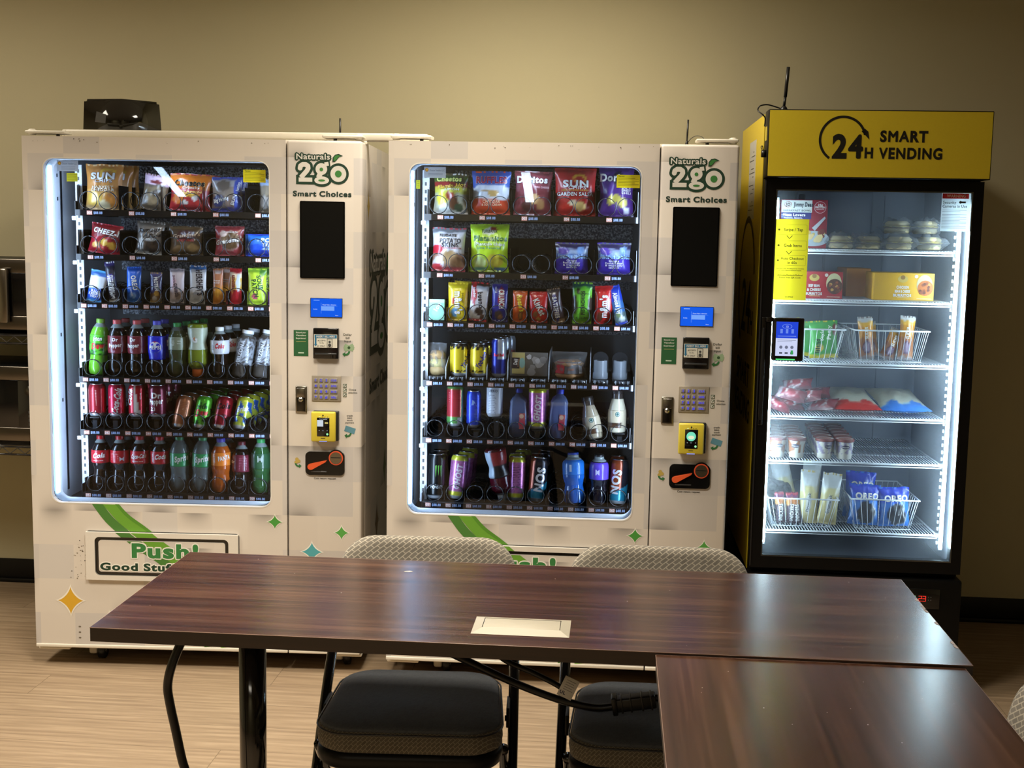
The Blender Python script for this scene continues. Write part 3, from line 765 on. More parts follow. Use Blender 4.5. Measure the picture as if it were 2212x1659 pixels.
    s.flat('Please Make a Selection', .461, 1.2858, -.0046, (190, 214, 255), 'screen', width=.046, height=.0036, wt='b'); s.flat('English', .414, 1.2705, -.0046, (190, 214, 255), 'screen', height=.003); s.flat('Menu', .486, 1.2505, -.0046, (190, 214, 255), 'screen', height=.003); s.quad(.408, .428, 1.2995, 1.3015, -.0046, (150, 186, 255), 'screen')
    s.build('blue_display', ko)
    s = MB(); zq = 1.0 if side == 'right' else .988; zq = 1.161 if side == 'right' else 1.1545
    s.box(.3395, .3890, -.001, 0, zq - .044, zq + .044, (36, 92, 52), 'paper')
    for q, (tx, hh) in enumerate((('Enjoyed your', .0047), ('Vending', .0047), ('Experience?', .0047))): s.flat(tx, .3643, zq + .036 - .0098 * q, -.0014, (222, 228, 214), width=.034, height=hh, wt='b')
    s.quad(.348, .381, zq + .0045, zq + .0058, -.0014, (200, 190, 120)); s.quad(.355, .374, zq - .035, zq - .031, -.0014, (200, 220, 200)); s.build('green_sticker', ko)
    s = MB(); s.box(.4085, .4945, -.020, 0, 1.104, 1.208, (13, 13, 14), 'gloss', .003); s.quad(.412, .4905, 1.142, 1.187, -.0204, (214, 212, 198)); s.quad(.414, .489, 1.174, 1.1855, -.0207, (42, 112, 150)); s.flat('INSERT BILL HERE', .4515, 1.180, -.021, WHT, width=.062, height=.0065, wt='b')
    s.quad(.4145, .4205, 1.154, 1.175, -.0207, (42, 112, 150)); s.add([(.412, -.0207, 1.154), (.423, -.0207, 1.154), (.4175, -.0207, 1.146)], [(2, 1, 0)], (42, 112, 150), 'paper')
    s.flat("ACCEPTS", .4375, 1.166, -.0207, (40, 40, 40), height=.0042, wt='b'); s.flat("1's 5's", .4375, 1.158, -.0207, (40, 40, 40), height=.0042, wt='b'); s.flat('$1 ONLY', .4365, 1.148, -.0207, (40, 40, 40), height=.0042, wt='b')
    s.box(.456, .474, -.0212, -.02, 1.144, 1.173, (46, 46, 44)); s.quad(.4575, .4725, 1.1455, 1.1715, -.0215, (196, 196, 184)); s.poly([(.465 + a, 1.162 + b) for a, b in circle(.004, 10)], -.0218, (60, 60, 58)); s.poly([(.465 + a, 1.151 + b) for a, b in circle(.0055, 10)], -.0218, (60, 60, 58))
    s.box(.415, .488, -.0225, -.02, 1.118, 1.124, (52, 54, 56), 'gloss', .001); s.build('bill_acceptor', ko)
    s = MB(); s.box(.401, .5005, -.004, 0, .958, 1.045, (150, 140, 124), 'plastic', .0015)
    so = s.build('keypad', ko)
    for r_, row in enumerate(('123C', '456E', '789B', '*0#S')):
        for q, ch in enumerate(row):
            x = (.415, .433, .451, .4765)[q]; hw = .0065 if q < 3 else .0125; z_ = 1.030 - r_ * .0193
            b_ = MB(); b_.box(x - hw, x + hw, -.0062, -.004, z_ - .0065, z_ + .0065, (138, 134, 134), 'plastic', .001)
            b_.flat(ch if q < 3 else ('CLR', 'ENTER', 'BACK', 'SEL')[r_], x, z_, -.0066, (74, 72, 236), 'screen', width=None if q < 3 else .018, height=.0085 if q < 3 else .006, wt='b'); b_.build('key', so)
    s = MB(); s.box(.3455, .3850, -.006, 0, .917, 1.008, (168, 164, 154), 'chrome', .002); s.box(.3500, .3795, -.0085, -.006, .922, 1.003, (74, 72, 68), 'chrome', .0015); s.box(.3505, .379, -.0105, -.0085, .970, 1.002, (150, 146, 138), 'chrome', .001)
    so = s.build('door_lock', ko); s = MB(); s.tube([(.3645, -.008, .963), (.3645, -.013, .963)], .0085, (190, 188, 182), 'chrome', 16); s.box(.3637, .3653, -.0134, -.013, .958, .968, (30, 30, 30)); s.build('lock_cylinder', so)
    s = MB(); s.box(.407, .4945, -.018, 0, .824, .926, (34, 36, 36), 'plastic', .003); s.box(.4035, .4865, -.034, -.017, .823, .9255, (212, 194, 62), 'plastic', .005)
    s.box(.424, .4665, -.0352, -.033, .842, .906, (10, 11, 13), 'gloss', .001); s.poly([(.4445 + a, .914 + b) for a, b in circle(.0026, 10)], -.0346, (24, 24, 20))
    for q in range(3): s.quad(.4415 + q * .008, .4455 + q * .008, .9085, .9098, -.0346, (60, 60, 30))
    s.quad(.4300, .4365, .9085, .9105, -.0346, (236, 250, 170), 'screen')
    if reader == 'code':
        s.quad(.4250, .4455, .876, .898, -.0356, (206, 216, 226), 'screen'); s.flat('Your balance', .445, .9015, -.0356, (220, 226, 230), 'screen', width=.026, height=.0028); s.quad(.451, .462, .886, .891, -.0356, (214, 196, 120), 'screen')
    else:
        s.poly([(.4445 + a, .883 + b) for a, b in circle(.0155, 24)], -.0356, (120, 226, 190), 'screen'); s.poly([(.4445 + a, .880 + b) for a, b in circle(.010, 18, 1, .6)], -.0359, (226, 236, 200), 'screen')
    s.flat('<', .432, .862, -.0356, (190, 196, 200), 'screen', height=.004); s.flat('>', .459, .862, -.0356, (190, 196, 200), 'screen', height=.004); s.quad(.442, .447, .8605, .8635, -.0356, (110, 114, 118), 'screen')
    s.poly([(.4595 + a, .850 + b) for a, b in circle(.0038, 12)], -.0356, (170, 250, 180), 'screen'); s.quad(.437, .452, .8345, .8365, -.0346, (60, 54, 20))
    s.box(.432, .458, -.0350, -.034, .8238, .8262, (150, 160, 250), 'screen'); s.build('card_reader', ko)
    s = MB(); pl = rrect(.379, .5135, .703, .784, .016)
    pl = pl[:1] + [p for p in pl[1:]]
    s.prism(pl, -.006, 0, (12, 12, 12), 'gloss'); s.prism([(.484 + a, .7655 + b) for a, b in circle(.027, 28)], -.0068, 0, (12, 12, 12), 'gloss')
    so = s.build('coin_plate', ko, label='black coin plate')
    q = MB(); q.prism([(.484 + a, .7635 + b) for a, b in circle(.0245, 28)], -.0085, -.006, (224, 88, 52)); q.prism([(.484 + a, .7635 + b) for a, b in circle(.0205, 28)], -.0098, -.0085, (176, 166, 150), 'chrome'); q.box(.467, .501, -.0103, -.0098, .764, .7665, (14, 14, 14)); q.build('coin_slot', so)
    q = MB(); V = [(.3985 + .011 * cos(t), .7325 + .0105 * sin(t)) for t in [math.radians(x) for x in range(100, 320, 20)]] + [(.450, .750), (.4535, .756)]
    q.prism(V, -.014, -.0065, (226, 92, 48)); q.build('coin_lever', so, label='orange coin return lever')
    q = MB(); q.box(.398, .452, -.0075, -.006, .713, .7175, (70, 70, 72), 'gloss', .0007); q.build('coin_cup_rim', so)
    # stickers on the glass
    xo = -.460 if side == 'left' else -.455
    s = MB(); zq = 0 if side == 'left' else .004; s.quad(xo, xo + .072, 1.716 - zq, 1.752 - zq, .0172, (186, 196, 206), 'sticker')
    zz = 1.742 - (.004 if side == 'right' else 0); s.poly([(xo + .009 + a, zz + b) for a, b in circle(.006, 16)], .0169, (190, 150, 60)); s.poly([(xo + .009 + a, zz + b) for a, b in circle(.003, 12)], .0166, (226, 196, 90)); s.flat('Orange Vending LLC', xo + .043, zz - .001, .0168, (110, 122, 140), width=.05, height=.006)
    for q in range(3): s.quad(xo + .014, xo + .062, zz - .012 - .004 * q, zz - .011 - .004 * q, .0168, (120, 130, 146))
    s.build('owner_sticker', root, label='pale owner sticker inside the glass')
    xa, za, xb = (-.428, 1.688, -.391) if side == 'left' else (-.481, 1.682, -.468)
    s = MB(); s.quad(xa, xb, za - .006, za + .022, .0172, (214, 216, 60), 'sticker')
    for q in range(4): s.quad(xa + .003, xb - .002, za - .001 + q * .006, za + q * .006, .0168, (110, 110, 30))
    s.build('yellow_label', root)
    s = MB(); xa = .168 if side == 'left' else .178; s.quad(xa, xa + .0755, 1.689, 1.731, .0172, (250, 228, 40), 'sticker'); s.flat('Warning:', xa + .0155, 1.7265, .0168, (60, 52, 10), width=.02, height=.0042, wt='b')
    for q in range(6): s.quad(xa + .005, xa + (.072 if q % 3 else .06), 1.7195 - q * .0048, 1.7205 - q * .0048, .0168, (120, 108, 20))
    s.build('warning_label', root, label='yellow warning label')
    # casters
    for x, y, in ((-.40, .10), (.48, .10), (-.40, .76), (.48, .76)):
        s = MB(); s.box(x - .016, x + .016, y - .02, y + .02, .018, .075, (206, 200, 186), 'plastic', .008); so = s.build('caster_bracket', root)
        w_ = MB(); w_.tube([(x + .018, y, .029), (x + .040, y, .029)], .029, (22, 22, 22), 'plastic', 20); w_.tube([(x + .041, y, .029), (x + .043, y, .029)], .012, (120, 118, 110), 'chrome', 12); w_.build('caster_wheel', so)
    for sx in (-1, 1):
        s = MB(); s.box(-W if sx < 0 else W - .11, -W + .11 if sx < 0 else W, .02, .13, B - .022, B - .012, (226, 220, 206), 'plastic', .004); s.build('bottom_hinge', root)
    return root
# ------------------------------------------------------------------ stock of the left machine (numbers are its own tag numbers)
T1 = [1.590, 1.437, 1.268, 1.008, .820, .594]
T2 = [1.595, 1.399, 1.229, 1.026, .826, .598]
LEFT, RIGHT = 'left vending machine', 'right vending machine'
machine('white vending machine with a black box on top, left of the pair', 'left', F1, T1, -.404, .0733, -.371, .1465, False,
        {4: {0: .862, 1: .862, 2: .862, 3: .862}}, reader='code')
machine('white vending machine beside the yellow-topped cooler, right of the pair', 'right', F2, T2, -.428, .0713, -.390, .143, True,
        {4: {1: .861, 2: .857, 3: .899, 5: .859, 9: .856}}, reader='round')

def pos(F, x, z, y=.185): return F(x, y, z)
def where(n, side): return 'above tag %03d, %s machine' % (n, 'left' if side == 1 else 'right')
def goods(side, n, name, cat, desc, x, w, h, t, stops, blobs=(), texts=(), fn=bag, tilt=0, lean=-4, y=.182, z=None, behind=0, group=None, yaw=0, **k):
    F, T = (F1, T1) if side == 1 else (F2, T2); z = T[n // 10 if n % 10 else n // 10 - 1] + .002 if z is None else z
    rot = (math.radians(lean), math.radians(tilt), F.a + math.radians(yaw))
    r = thing(name, desc + ' ' + where(n, side), cat, pos(F, x, z, y), rot, group)
    m = MB(); fn(m, w, h, t, stops, blobs, texts, seed=n + side * 50, **k); m.build('packet' if fn is not bar else 'wrapper', r)
    for b in range(behind):
        dup(r, pos(F, x + .006 * (b + 1), z + .002, y + .078 * (b + 1)), (rot[0], rot[1] + R.uniform(-.06, .06), rot[2]), ('second' if b == 0 else 'third') + ' in line behind the ' + cat + ' ' + where(n, side), group)
    return r
G1, G2 = 'snack bags in the left vending machine', 'snack bags in the right vending machine'
B1, B2 = 'bars and sweets in the left vending machine', 'bars and sweets in the right vending machine'
W_ = (238, 236, 230); K_ = (24, 20, 20)
O = lambda c: dict(out=c)

goods(1, 1, 'snack_bag', 'chip bag', 'tall orange-tan chip bag with a sun print', -.360, .134, .158, .052, [(0, (206, 170, 120)), (.07, (222, 168, 92)), (.42, (205, 140, 70)), (.62, (206, 138, 66))],
      [(-.5, .24, .4, .16, (232, 190, 84)), (.45, .2, .38, .16, (226, 150, 70)), (.05, .1, .3, .1, (232, 214, 170)), (.25, .80, .42, .13, (230, 184, 60)), (.25, .79, .30, .09, (208, 146, 72))],
      [('SUN', -.02, .73, .62, .021, W_, dict(out=(60, 70, 120), wt='x')), ('CHIPS', .05, .625, .44, .011, W_, dict(out=(90, 80, 110))), ('HARVEST', .0, .485, .54, .0085, (246, 236, 206)), ('CHEDDAR', .0, .425, .6, .0095, (250, 240, 214), O((150, 80, 40)))], behind=2, group=G1)
goods(1, 2, 'snack_bag', 'snack bag', 'clear nut bag with a pink header card', -.192, .092, .125, .045, [(0, (112, 96, 78)), (.3, (128, 110, 84)), (.66, (104, 90, 78)), (.72, (226, 196, 214)), (.95, (196, 160, 180))],
      [(-.1, .3, .5, .16, (150, 130, 100)), (.3, .5, .4, .1, (86, 72, 60)), (0, .80, .5, .05, (120, 50, 50))], [], tilt=10, group=G1)
goods(1, 3, 'snack_bag', 'chip bag', 'orange-topped chip bag with a red lower half', -.060, .146, .129, .05, [(0, (150, 40, 46)), (.08, (176, 44, 50)), (.58, (206, 112, 30)), (.9, (190, 104, 34))],
      [(-.55, .3, .35, .12, (214, 120, 50)), (-.2, .22, .12, .06, W_), (.3, .36, .14, .1, (236, 230, 226)), (.55, .2, .25, .1, (200, 60, 60)), (-.1, .43, .6, .05, (220, 170, 60))],
      [('Cheetos', -.02, .745, .72, .019, (30, 24, 20), dict(out=(246, 226, 150), wt='x', shear=.12)), ('Crunchy', .1, .62, .4, .008, (250, 240, 220)), ('FLAMIN', .1, .505, .5, .007, (250, 220, 120))], behind=1, tilt=2, group=G1)
goods(1, 4, 'snack_bag', 'pastry packet', 'blue and clear pastry packet with a round bun', .070, .108, .120, .045, [(0, (70, 74, 140)), (.12, (130, 110, 100)), (.4, (150, 132, 116)), (.7, (170, 162, 160)), (.93, (70, 84, 170))],
      [(.75, .5, .22, .6, (66, 84, 176)), (-.5, .3, .4, .18, (60, 66, 120)), (-.2, .75, .5, .16, (120, 104, 90))], [('Big Honey', -.3, .34, .5, .012, W_, dict(rot=14, out=(50, 50, 110), wt='x')), ('BUN', .5, .34, .34, .012, W_, dict(rot=74, out=(50, 60, 150))), ('Jumbo', .76, .72, .3, .009, W_, dict(rot=80))], behind=1, group=G1)
goods(1, 5, 'snack_bag', 'snack bag', 'clear tan snack bag cut off by the door frame', .218, .07, .117, .04, [(0, (110, 96, 80)), (.5, (150, 134, 112)), (.8, (170, 190, 220))], [(-.4, .3, .5, .2, (170, 160, 150))], group=G1)
goods(1, 11, 'snack_bag', 'cracker bag', 'red cracker bag with yellow crackers', -.366, .114, .104, .045, [(0, (176, 34, 52)), (.1, (160, 30, 44)), (.55, (124, 26, 30)), (.86, (140, 34, 40))],
      [(.05, .38, .28, .12, (222, 176, 70)), (.55, .3, .28, .13, (214, 164, 64)), (-.5, .26, .25, .1, (216, 170, 90)), (-.2, .16, .24, .09, (206, 80, 70))], [('CHEEZ-IT', .16, .73, .92, .016, W_, dict(wt='x', shear=.1, rot=-5, out=(90, 16, 20)))], tilt=8, group=G1)
goods(1, 12, 'snack_bag', 'cookie bag', 'silver-brown cookie bag with dark script', -.208, .098, .114, .045, [(0, (196, 192, 184)), (.1, (96, 86, 78)), (.4, (112, 102, 92)), (.75, (126, 116, 104))],
      [(.3, .25, .5, .2, (52, 42, 38)), (-.55, .3, .25, .2, (206, 202, 196)), (.2, .45, .35, .05, (190, 186, 180))], [('Famous', -.05, .75, .75, .014, (34, 28, 26), dict(shear=.35, rot=8, wt='x')), ('Amos', .2, .6, .6, .014, (34, 28, 26), dict(shear=.35, rot=8, wt='x')), ('COOKIES', .1, .45, .4, .006, W_)], tilt=5, behind=1, group=G1)
goods(1, 13, 'snack_bag', 'brownie packet', 'brown brownie packet with a dark oval badge', -.075, .118, .101, .042, [(0, (96, 78, 56)), (.12, (104, 84, 60)), (.5, (84, 66, 48)), (.9, (110, 90, 64))],
      [(.05, .66, .62, .2, (70, 26, 28)), (-.4, .2, .4, .12, (140, 112, 76)), (.5, .25, .35, .14, (150, 124, 84))], [("Grandma's", .05, .68, .8, .012, (206, 180, 150), dict(rot=6, shear=.2)), ('BROWNIE', .05, .5, .5, .007, (196, 60, 60))], group=G1)
goods(1, 14, 'snack_bag', 'cookie bag', 'red and tan cookie bag with a big round cookie', .078, .104, .104, .042, [(0, (178, 84, 90)), (.1, (168, 66, 74)), (.85, (150, 60, 66))], [(.12, .5, .72, .34, (196, 168, 160)), (.12, .5, .66, .3, (108, 82, 56)), (-.4, .74, .25, .1, (226, 206, 200))],
      [("Grandma's", .05, .5, .95, .014, W_, dict(rot=10, shear=.2, out=(70, 30, 30), wt='x')), ('Homestyle', .1, .8, .5, .006, W_)], group=G1)
goods(1, 15, 'snack_bag', 'pastry packet', 'bright blue pastry packet cut off by the door frame', .196, .115, .078, .04, [(0, (40, 70, 190)), (.3, (190, 210, 230)), (.36, (60, 120, 220)), (.7, (50, 130, 236)), (.92, (30, 70, 190))], [(-.4, .35, .45, .2, (30, 80, 210))], [('POP', .35, .72, .42, .014, W_, dict(wt='x', out=(30, 60, 150))), ('TARTS', .5, .5, .5, .012, W_, dict(wt='x', out=(30, 60, 150)))], group=G1)
def bars(side, n, *a, **k): return goods(side, n, 'candy_bar', *a, fn=bar, group=B1 if side == 1 else B2, **k)
bars(1, 21, 'treat bar', 'blue and white treat packet leaning right', -.402, .062, .112, .028, [(0, (70, 150, 200)), (.08, (40, 90, 200)), (.42, (226, 228, 230)), (.82, (60, 110, 190)), (.94, (90, 180, 220))], [(-.3, .3, .3, .1, (40, 80, 190))], [('Rice', .0, .34, .5, .009, W_), ('KRISPIES', .05, .25, .8, .009, W_, O((30, 60, 150))), ('TREATS', .0, .16, .6, .007, W_)], tilt=10)
bars(1, 22, 'chocolate bar', 'dark silver bar with white lettering up its side', -.332, .036, .143, .024, [(0, (226, 224, 222)), (.08, (44, 42, 60)), (.9, (60, 50, 110))], [(0, .6, .8, .08, (100, 90, 190))], [('MUSKETEERS', 0, .42, 1.9, .018, W_, dict(rot=90, wt='x')), ('3', 0, .12, .4, .012, W_)], tilt=-8)
bars(1, 23, 'cookie packet', 'plain bright blue cookie packet', -.263, .052, .125, .026, [(0, (50, 120, 214)), (.1, (36, 104, 214)), (.9, (40, 90, 190))], [(.0, .2, .5, .08, (120, 170, 230))], [('OREO', .2, .55, 1.0, .016, W_, dict(rot=-78, wt='x', out=(20, 50, 140))), ('COOKIES', -.2, .3, .6, .006, W_, dict(rot=-78))])
bars(1, 24, 'protein bar', 'small dark purple bar with a nut picture', -.184, .042, .107, .024, [(0, (170, 140, 90)), (.12, (110, 80, 50)), (.3, (50, 44, 90)), (.9, (90, 84, 130))], [(.2, .3, .4, .09, (214, 170, 80)), (-.2, .14, .4, .08, (210, 200, 190))], [('PROTEIN', .15, .62, 1.15, .012, W_, dict(rot=-82, wt='x'))])
bars(1, 25, 'protein bar', 'pale pink bar with thin grey lettering', -.110, .052, .122, .026, [(0, (206, 196, 200)), (.1, (222, 206, 210)), (.92, (190, 180, 190))], [(.2, .2, .4, .12, (160, 140, 130)), (-.4, .6, .3, .2, (226, 180, 190))], [('power', -.2, .62, .85, .010, (120, 96, 100), dict(rot=-84)), ('crunch', .1, .38, .9, .014, (90, 74, 84), dict(rot=-84, wt='x'))])
bars(1, 26, 'chocolate bar', 'white bar with a blue top and dark vertical lettering', -.036, .060, .134, .024, [(0, (206, 204, 204)), (.1, (216, 216, 218)), (.88, (70, 130, 200))], [(-.1, .2, .5, .12, (170, 170, 172))], [("HERSHEY'S", .28, .55, 1.5, .02, (40, 34, 44), dict(rot=-86, wt='x'))])
bars(1, 27, 'wafer bar', 'slim orange-brown wafer bar with stacked copies behind', .035, .036, .124, .02, [(0, (190, 120, 60)), (.08, (206, 130, 50)), (.5, (186, 120, 84)), (.9, (206, 150, 130))], [(0, .32, .7, .12, (226, 160, 60)), (.1, .9, .7, .05, (226, 200, 190))], [('Peanut', -.1, .66, .6, .005, W_), ('Butter', -.1, .6, .6, .005, W_), ('', 0, .9, .6, .007, (180, 60, 60))], behind=1)
bars(1, 28, 'candy bar', 'slim red bar with a yellow and white upper half', .098, .042, .126, .024, [(0, (180, 30, 44)), (.4, (214, 170, 70)), (.75, (226, 206, 170)), (.88, (190, 40, 50))], [(.5, .6, .35, .25, (200, 210, 220)), (-.5, .5, .3, .2, (200, 140, 50))], [('SENSIBLE', -.25, .58, 1.4, .010, (120, 40, 40), dict(rot=-86, wt='x'))])
bars(1, 29, 'candy bag', 'lime green sour candy bag', .174, .066, .127, .03, [(0, (180, 214, 60)), (.1, (196, 226, 62)), (.9, (160, 206, 60))], [(-.2, .22, .3, .09, (190, 60, 110)), (.6, .9, .4, .1, (90, 150, 60))], [('SOUR', .35, .6, .8, .015, (40, 90, 40), dict(rot=-80, wt='x', out=(230, 240, 150))), ('PATCH', -.15, .45, .95, .015, (40, 70, 30), dict(rot=-80, wt='x', out=(230, 240, 150)))], behind=1)
bars(1, 30, 'candy bag', 'purple candy bag half hidden by the door frame', .243, .05, .075, .026, [(0, (150, 80, 170)), (.5, (130, 60, 160))])

D1 = 'soda bottles in the left vending machine'; D2 = 'bottles in the right vending machine'; C1 = 'drink cans in the left vending machine'; C2 = 'drink cans in the right vending machine'
COLA = (22, 11, 8); DEW = (120, 196, 50)
def drinks(side, n, mk, desc, x, lean=0, tilt=0, y=.19, z=None, behind=0, yaw=0, behind_desc=None, dx=.005):
    F, T = (F1, T1) if side == 1 else (F2, T2); z = T[n // 10 if n % 10 else n // 10 - 1] + .003 if z is None else z
    rot = (math.radians(lean), math.radians(tilt), F.a + math.radians(yaw))
    r = mk(desc + ' ' + where(n, side), pos(F, x, z, y), rot)
    g = r.get('group')
    for b in range(behind):
        dup(r, pos(F, x + dx * (b + 1), z, y + .075 * (b + 1)), (rot[0], rot[1], rot[2] + R.uniform(-.5, .5)), '%s %s in line behind the front one %s' % (('second', 'third', 'fourth')[b], r['category'], where(n, side)), g)
    return r
def bt(kind, r, h, liquid, cap, lab, texts=(), group=D1, **k): return lambda l, p, q: bottle('soda_bottle', l, 'bottle', p, q, kind, r, h, liquid, cap, lab, texts, group, **k)
def cn(r, h, colfn, texts=(), group=C1, **k): return lambda l, p, q: can('drink_can', l, 'can', p, q, r, h, colfn if callable(colfn) else (lambda a, v: colfn), texts, group, **k)
def mottle(c1, c2, s=5., th=0.05):
    return lambda a, v: c1 if noise.noise(Vector((a * .03 * s / 5, v * s, 3.3))) > th else c2

drinks(1, 31, bt('soda', .0335, .200, (116, 190, 52), (120, 170, 60), (.36, .72, mottle((92, 190, 48), (34, 90, 34), 7, -.1)), [('Mtn', 4, .80, W_, dict(height=.012, wt='x', rot=8, shear=.2)), ('Dew', 6, .46, (206, 40, 44), dict(height=.020, width=.046, wt='x', rot=8, shear=.2))]), 'bright green soda bottle', -.399, tilt=4)
DP = bt('soda', .0335, .197, COLA, (196, 84, 84), (.40, .72, (120, 38, 48)), [('Dr', 4, .78, W_, dict(height=.011, wt='x')), ('Pepper', 2, .46, W_, dict(height=.0125, width=.046, wt='x', rot=4)), ('23', -4, .12, (220, 180, 200), dict(height=.006))])
drinks(1, 32, DP, 'maroon-labelled dark soda bottle', -.327, behind=1)
drinks(1, 33, DP, 'maroon-labelled dark soda bottle', -.256, behind=1, yaw=-14)
drinks(1, 34, bt('soda', .0325, .196, COLA, (86, 84, 200), (.30, .73, lambda a, v: (30, 40, 196)), [('PEPSI', 2, .52, (236, 238, 244), dict(height=.012, width=.042, wt='x'))],
       pics=[(circle(.0215, 26), 2, .52, (230, 232, 240)), ([(.0195 * cos(t), .0195 * sin(t)) for t in [PI * k / 14 for k in range(2, 13)]], 2, .55, (196, 36, 50)), ([(.0195 * cos(t), -.0195 * sin(t)) for t in [PI * k / 14 for k in range(2, 13)]], 2, .49, (30, 60, 180)), ([(-.0225, -.0065), (.0225, -.0065), (.0225, .0065), (-.0225, .0065)], 2, .52, (22, 24, 90))]), 'deep blue soda bottle with a round badge', -.185, behind=1)
drinks(1, 35, bt('soda', .032, .190, (104, 112, 72), (52, 150, 76), (.50, .74, (132, 138, 112)), [], mat='petclear', pics=[([(-.006, -.0012), (.006, -.0012), (.006, .0012), (-.006, .0012)], a_, v_, (206, 206, 190)) for a_, v_ in ((-14, .7), (-12, .55), (-14, .4), (26, .7), (24, .5))]), 'pale greenish clear bottle with a green cap', -.113, behind=3, dx=.011)
drinks(1, 36, bt('sport', .0345, .182, (176, 190, 60), (236, 120, 50), (.07, .50, (188, 196, 170)), [('G', 6, .5, W_, dict(height=.024, width=.02, wt='x', rot=180))], mat='petclear', capr=.62, caph=.145, pics=[([(-.004, 0), (.003, .009), (.001, .001), (.005, 0), (-.002, -.009), (0, -.001)], 6, .5, (230, 110, 40))]), 'upside-down yellow-green sports drink with orange cap', -.040, z=T1[3] + .191, tilt=180)
drinks(1, 37, bt('contour', .0335, .178, COLA, (226, 226, 226), (.47, .74, (206, 204, 206)), [('DIET', -30, .5, (40, 40, 44), dict(height=.006, rot=90)), ('Coke', 12, .6, (196, 30, 44), dict(height=.016, width=.032, wt='x', shear=.2))], mat='pet'), 'dark cola bottle with a white label and cap', .038, behind=2, dx=.010)
AZ = lambda s, h: bt('tea', .034, h, (112, 104, 96), (226, 226, 228), (.26, .80, mottle((70, 64, 62), (150, 154, 160), 9, .12)), [(s, -18, .45, (226, 228, 232), dict(height=.013, width=.085, wt='x', rot=84)), (s, 26, .45, (200, 204, 210), dict(height=.010, width=.07, rot=96))], mat='petclear', capr=.62, caph=.075)
drinks(1, 38, AZ('ARIZONA', .174), 'clear tea bottle with white print and white cap', .113, tilt=8, lean=-6, behind=1)
drinks(1, 39, AZ('ARIZONA', .176), 'clear tea bottle with vertical lettering, white cap', .186, tilt=8, lean=-6, behind=1)
drinks(1, 40, AZ('ARIZONA', .172), 'half-hidden clear tea bottle at the door frame', .258, tilt=5)
RED = (176, 26, 44)
fine = lambda n, a, z0, c, h=.0032, w=.03: [('INGREDIENTS', a, z0 - k * .055, c, dict(height=h, width=w * (1 - .12 * (k % 3)))) for k in range(n)]
drinks(1, 41, cn(.0305, .118, lambda a, v: (176, 40, 52), [], pics=[([(-.018, -.004), (.012, -.004), (.012, .004), (-.018, .004)], -14, .16, (226, 210, 196))] + [([(-.02, -.0012), (.016, -.0012), (.016, .0012), (-.02, .0012)], -16, .35 + .045 * k, (226, 170, 160)) for k in range(11)]), 'red can turned to its ingredients panel, on a riser,', -.404, z=.862)
drinks(1, 42, cn(.0305, .118, lambda a, v: (196, 34, 66), [('Coca-Cola', 14, .48, W_, dict(height=.021, width=.092, rot=80, wt='x', shear=.35)), ('0', -34, .6, W_, dict(height=.007))]), 'pinkish-red can with huge white vertical script', -.333, z=.862)
drinks(1, 43, cn(.0305, .118, lambda a, v: W_ if (abs(a - 8 - 26 * (1 - v) ** 1.3 + 12) < 15 * (1 - v) + 4) else (188, 26, 46), [('Cola', -40, .6, W_, dict(height=.02, width=.06, rot=84, wt='x', shear=.35)), ('355 mL', 38, .65, W_, dict(height=.005, rot=90))]), 'red can with a curling white ribbon', -.260, z=.862, behind=1)
drinks(1, 44, cn(.0305, .118, lambda a, v: (112, 26, 50), [('Dr', 8, .68, W_, dict(height=.018, wt='x')), ('Pepper', 4, .50, W_, dict(height=.018, width=.05, wt='x', rot=4)), ('23', -16, .27, W_, dict(height=.012, wt='b'))]), 'maroon can with big white lettering', -.187, z=.862, behind=2)
drinks(1, 45, cn(.0305, .119, lambda a, v: (186, 116, 76), [], pics=[([(-.015, -.03), (.017, -.03), (.017, .03), (-.015, .03)], 8, .56, (206, 156, 122))] + [([(-.013, -.0012), (.014, -.0012), (.014, .0012), (-.013, .0012)], 8, .36 + .05 * k, (160, 90, 60)) for k in range(9)]), 'orange-brown can tipped back', -.106, lean=-20, tilt=7, behind=3, y=.178)
drinks(1, 46, cn(.0305, .119, mottle((96, 190, 50), (30, 84, 36), 8, -.2), [('Mtn', -2, .64, (30, 70, 40), dict(height=.014, wt='x', rot=10, shear=.2)), ('Dew', 2, .46, (196, 40, 50), dict(height=.023, width=.044, wt='x', rot=10, shear=.2))]), 'green can with red lettering tipped back', -.034, lean=-20, tilt=7, behind=3, y=.178)
drinks(1, 47, cn(.0305, .119, lambda a, v: (150, 16, 34), [('Cola', 4, .68, (30, 12, 14), dict(height=.018, width=.05, wt='x', shear=.35, rot=12)), ('ZERO', 30, .4, (40, 16, 18), dict(height=.007))]), 'dark red can with black script tipped back', .038, lean=-20, tilt=7, behind=3, y=.178)
drinks(1, 48, cn(.0305, .119, lambda a, v: (206, 206, 60) if v > .82 else ((40, 90, 170) if noise.noise(Vector((a * .03, v * 6, 1.2))) > -.02 else (196, 204, 70)), [('Brisk', 2, .6, W_, dict(height=.016, width=.044, wt='x', rot=14, shear=.2))]), 'yellow and blue can tipped back', .111, lean=-20, tilt=7, behind=3, y=.178)
CK = lambda w, yaw: bt('contour', .0335, .197, COLA, (176, 24, 34), (.50, .735, (186, 24, 40)), w)
drinks(1, 51, CK([('Cola', 2, .6, W_, dict(height=.016, width=.044, wt='x', shear=.35, rot=5)), ('ORIGINAL TASTE', 0, .2, W_, dict(height=.003, width=.036))], 0), 'dark cola bottle with a red script label', -.395)
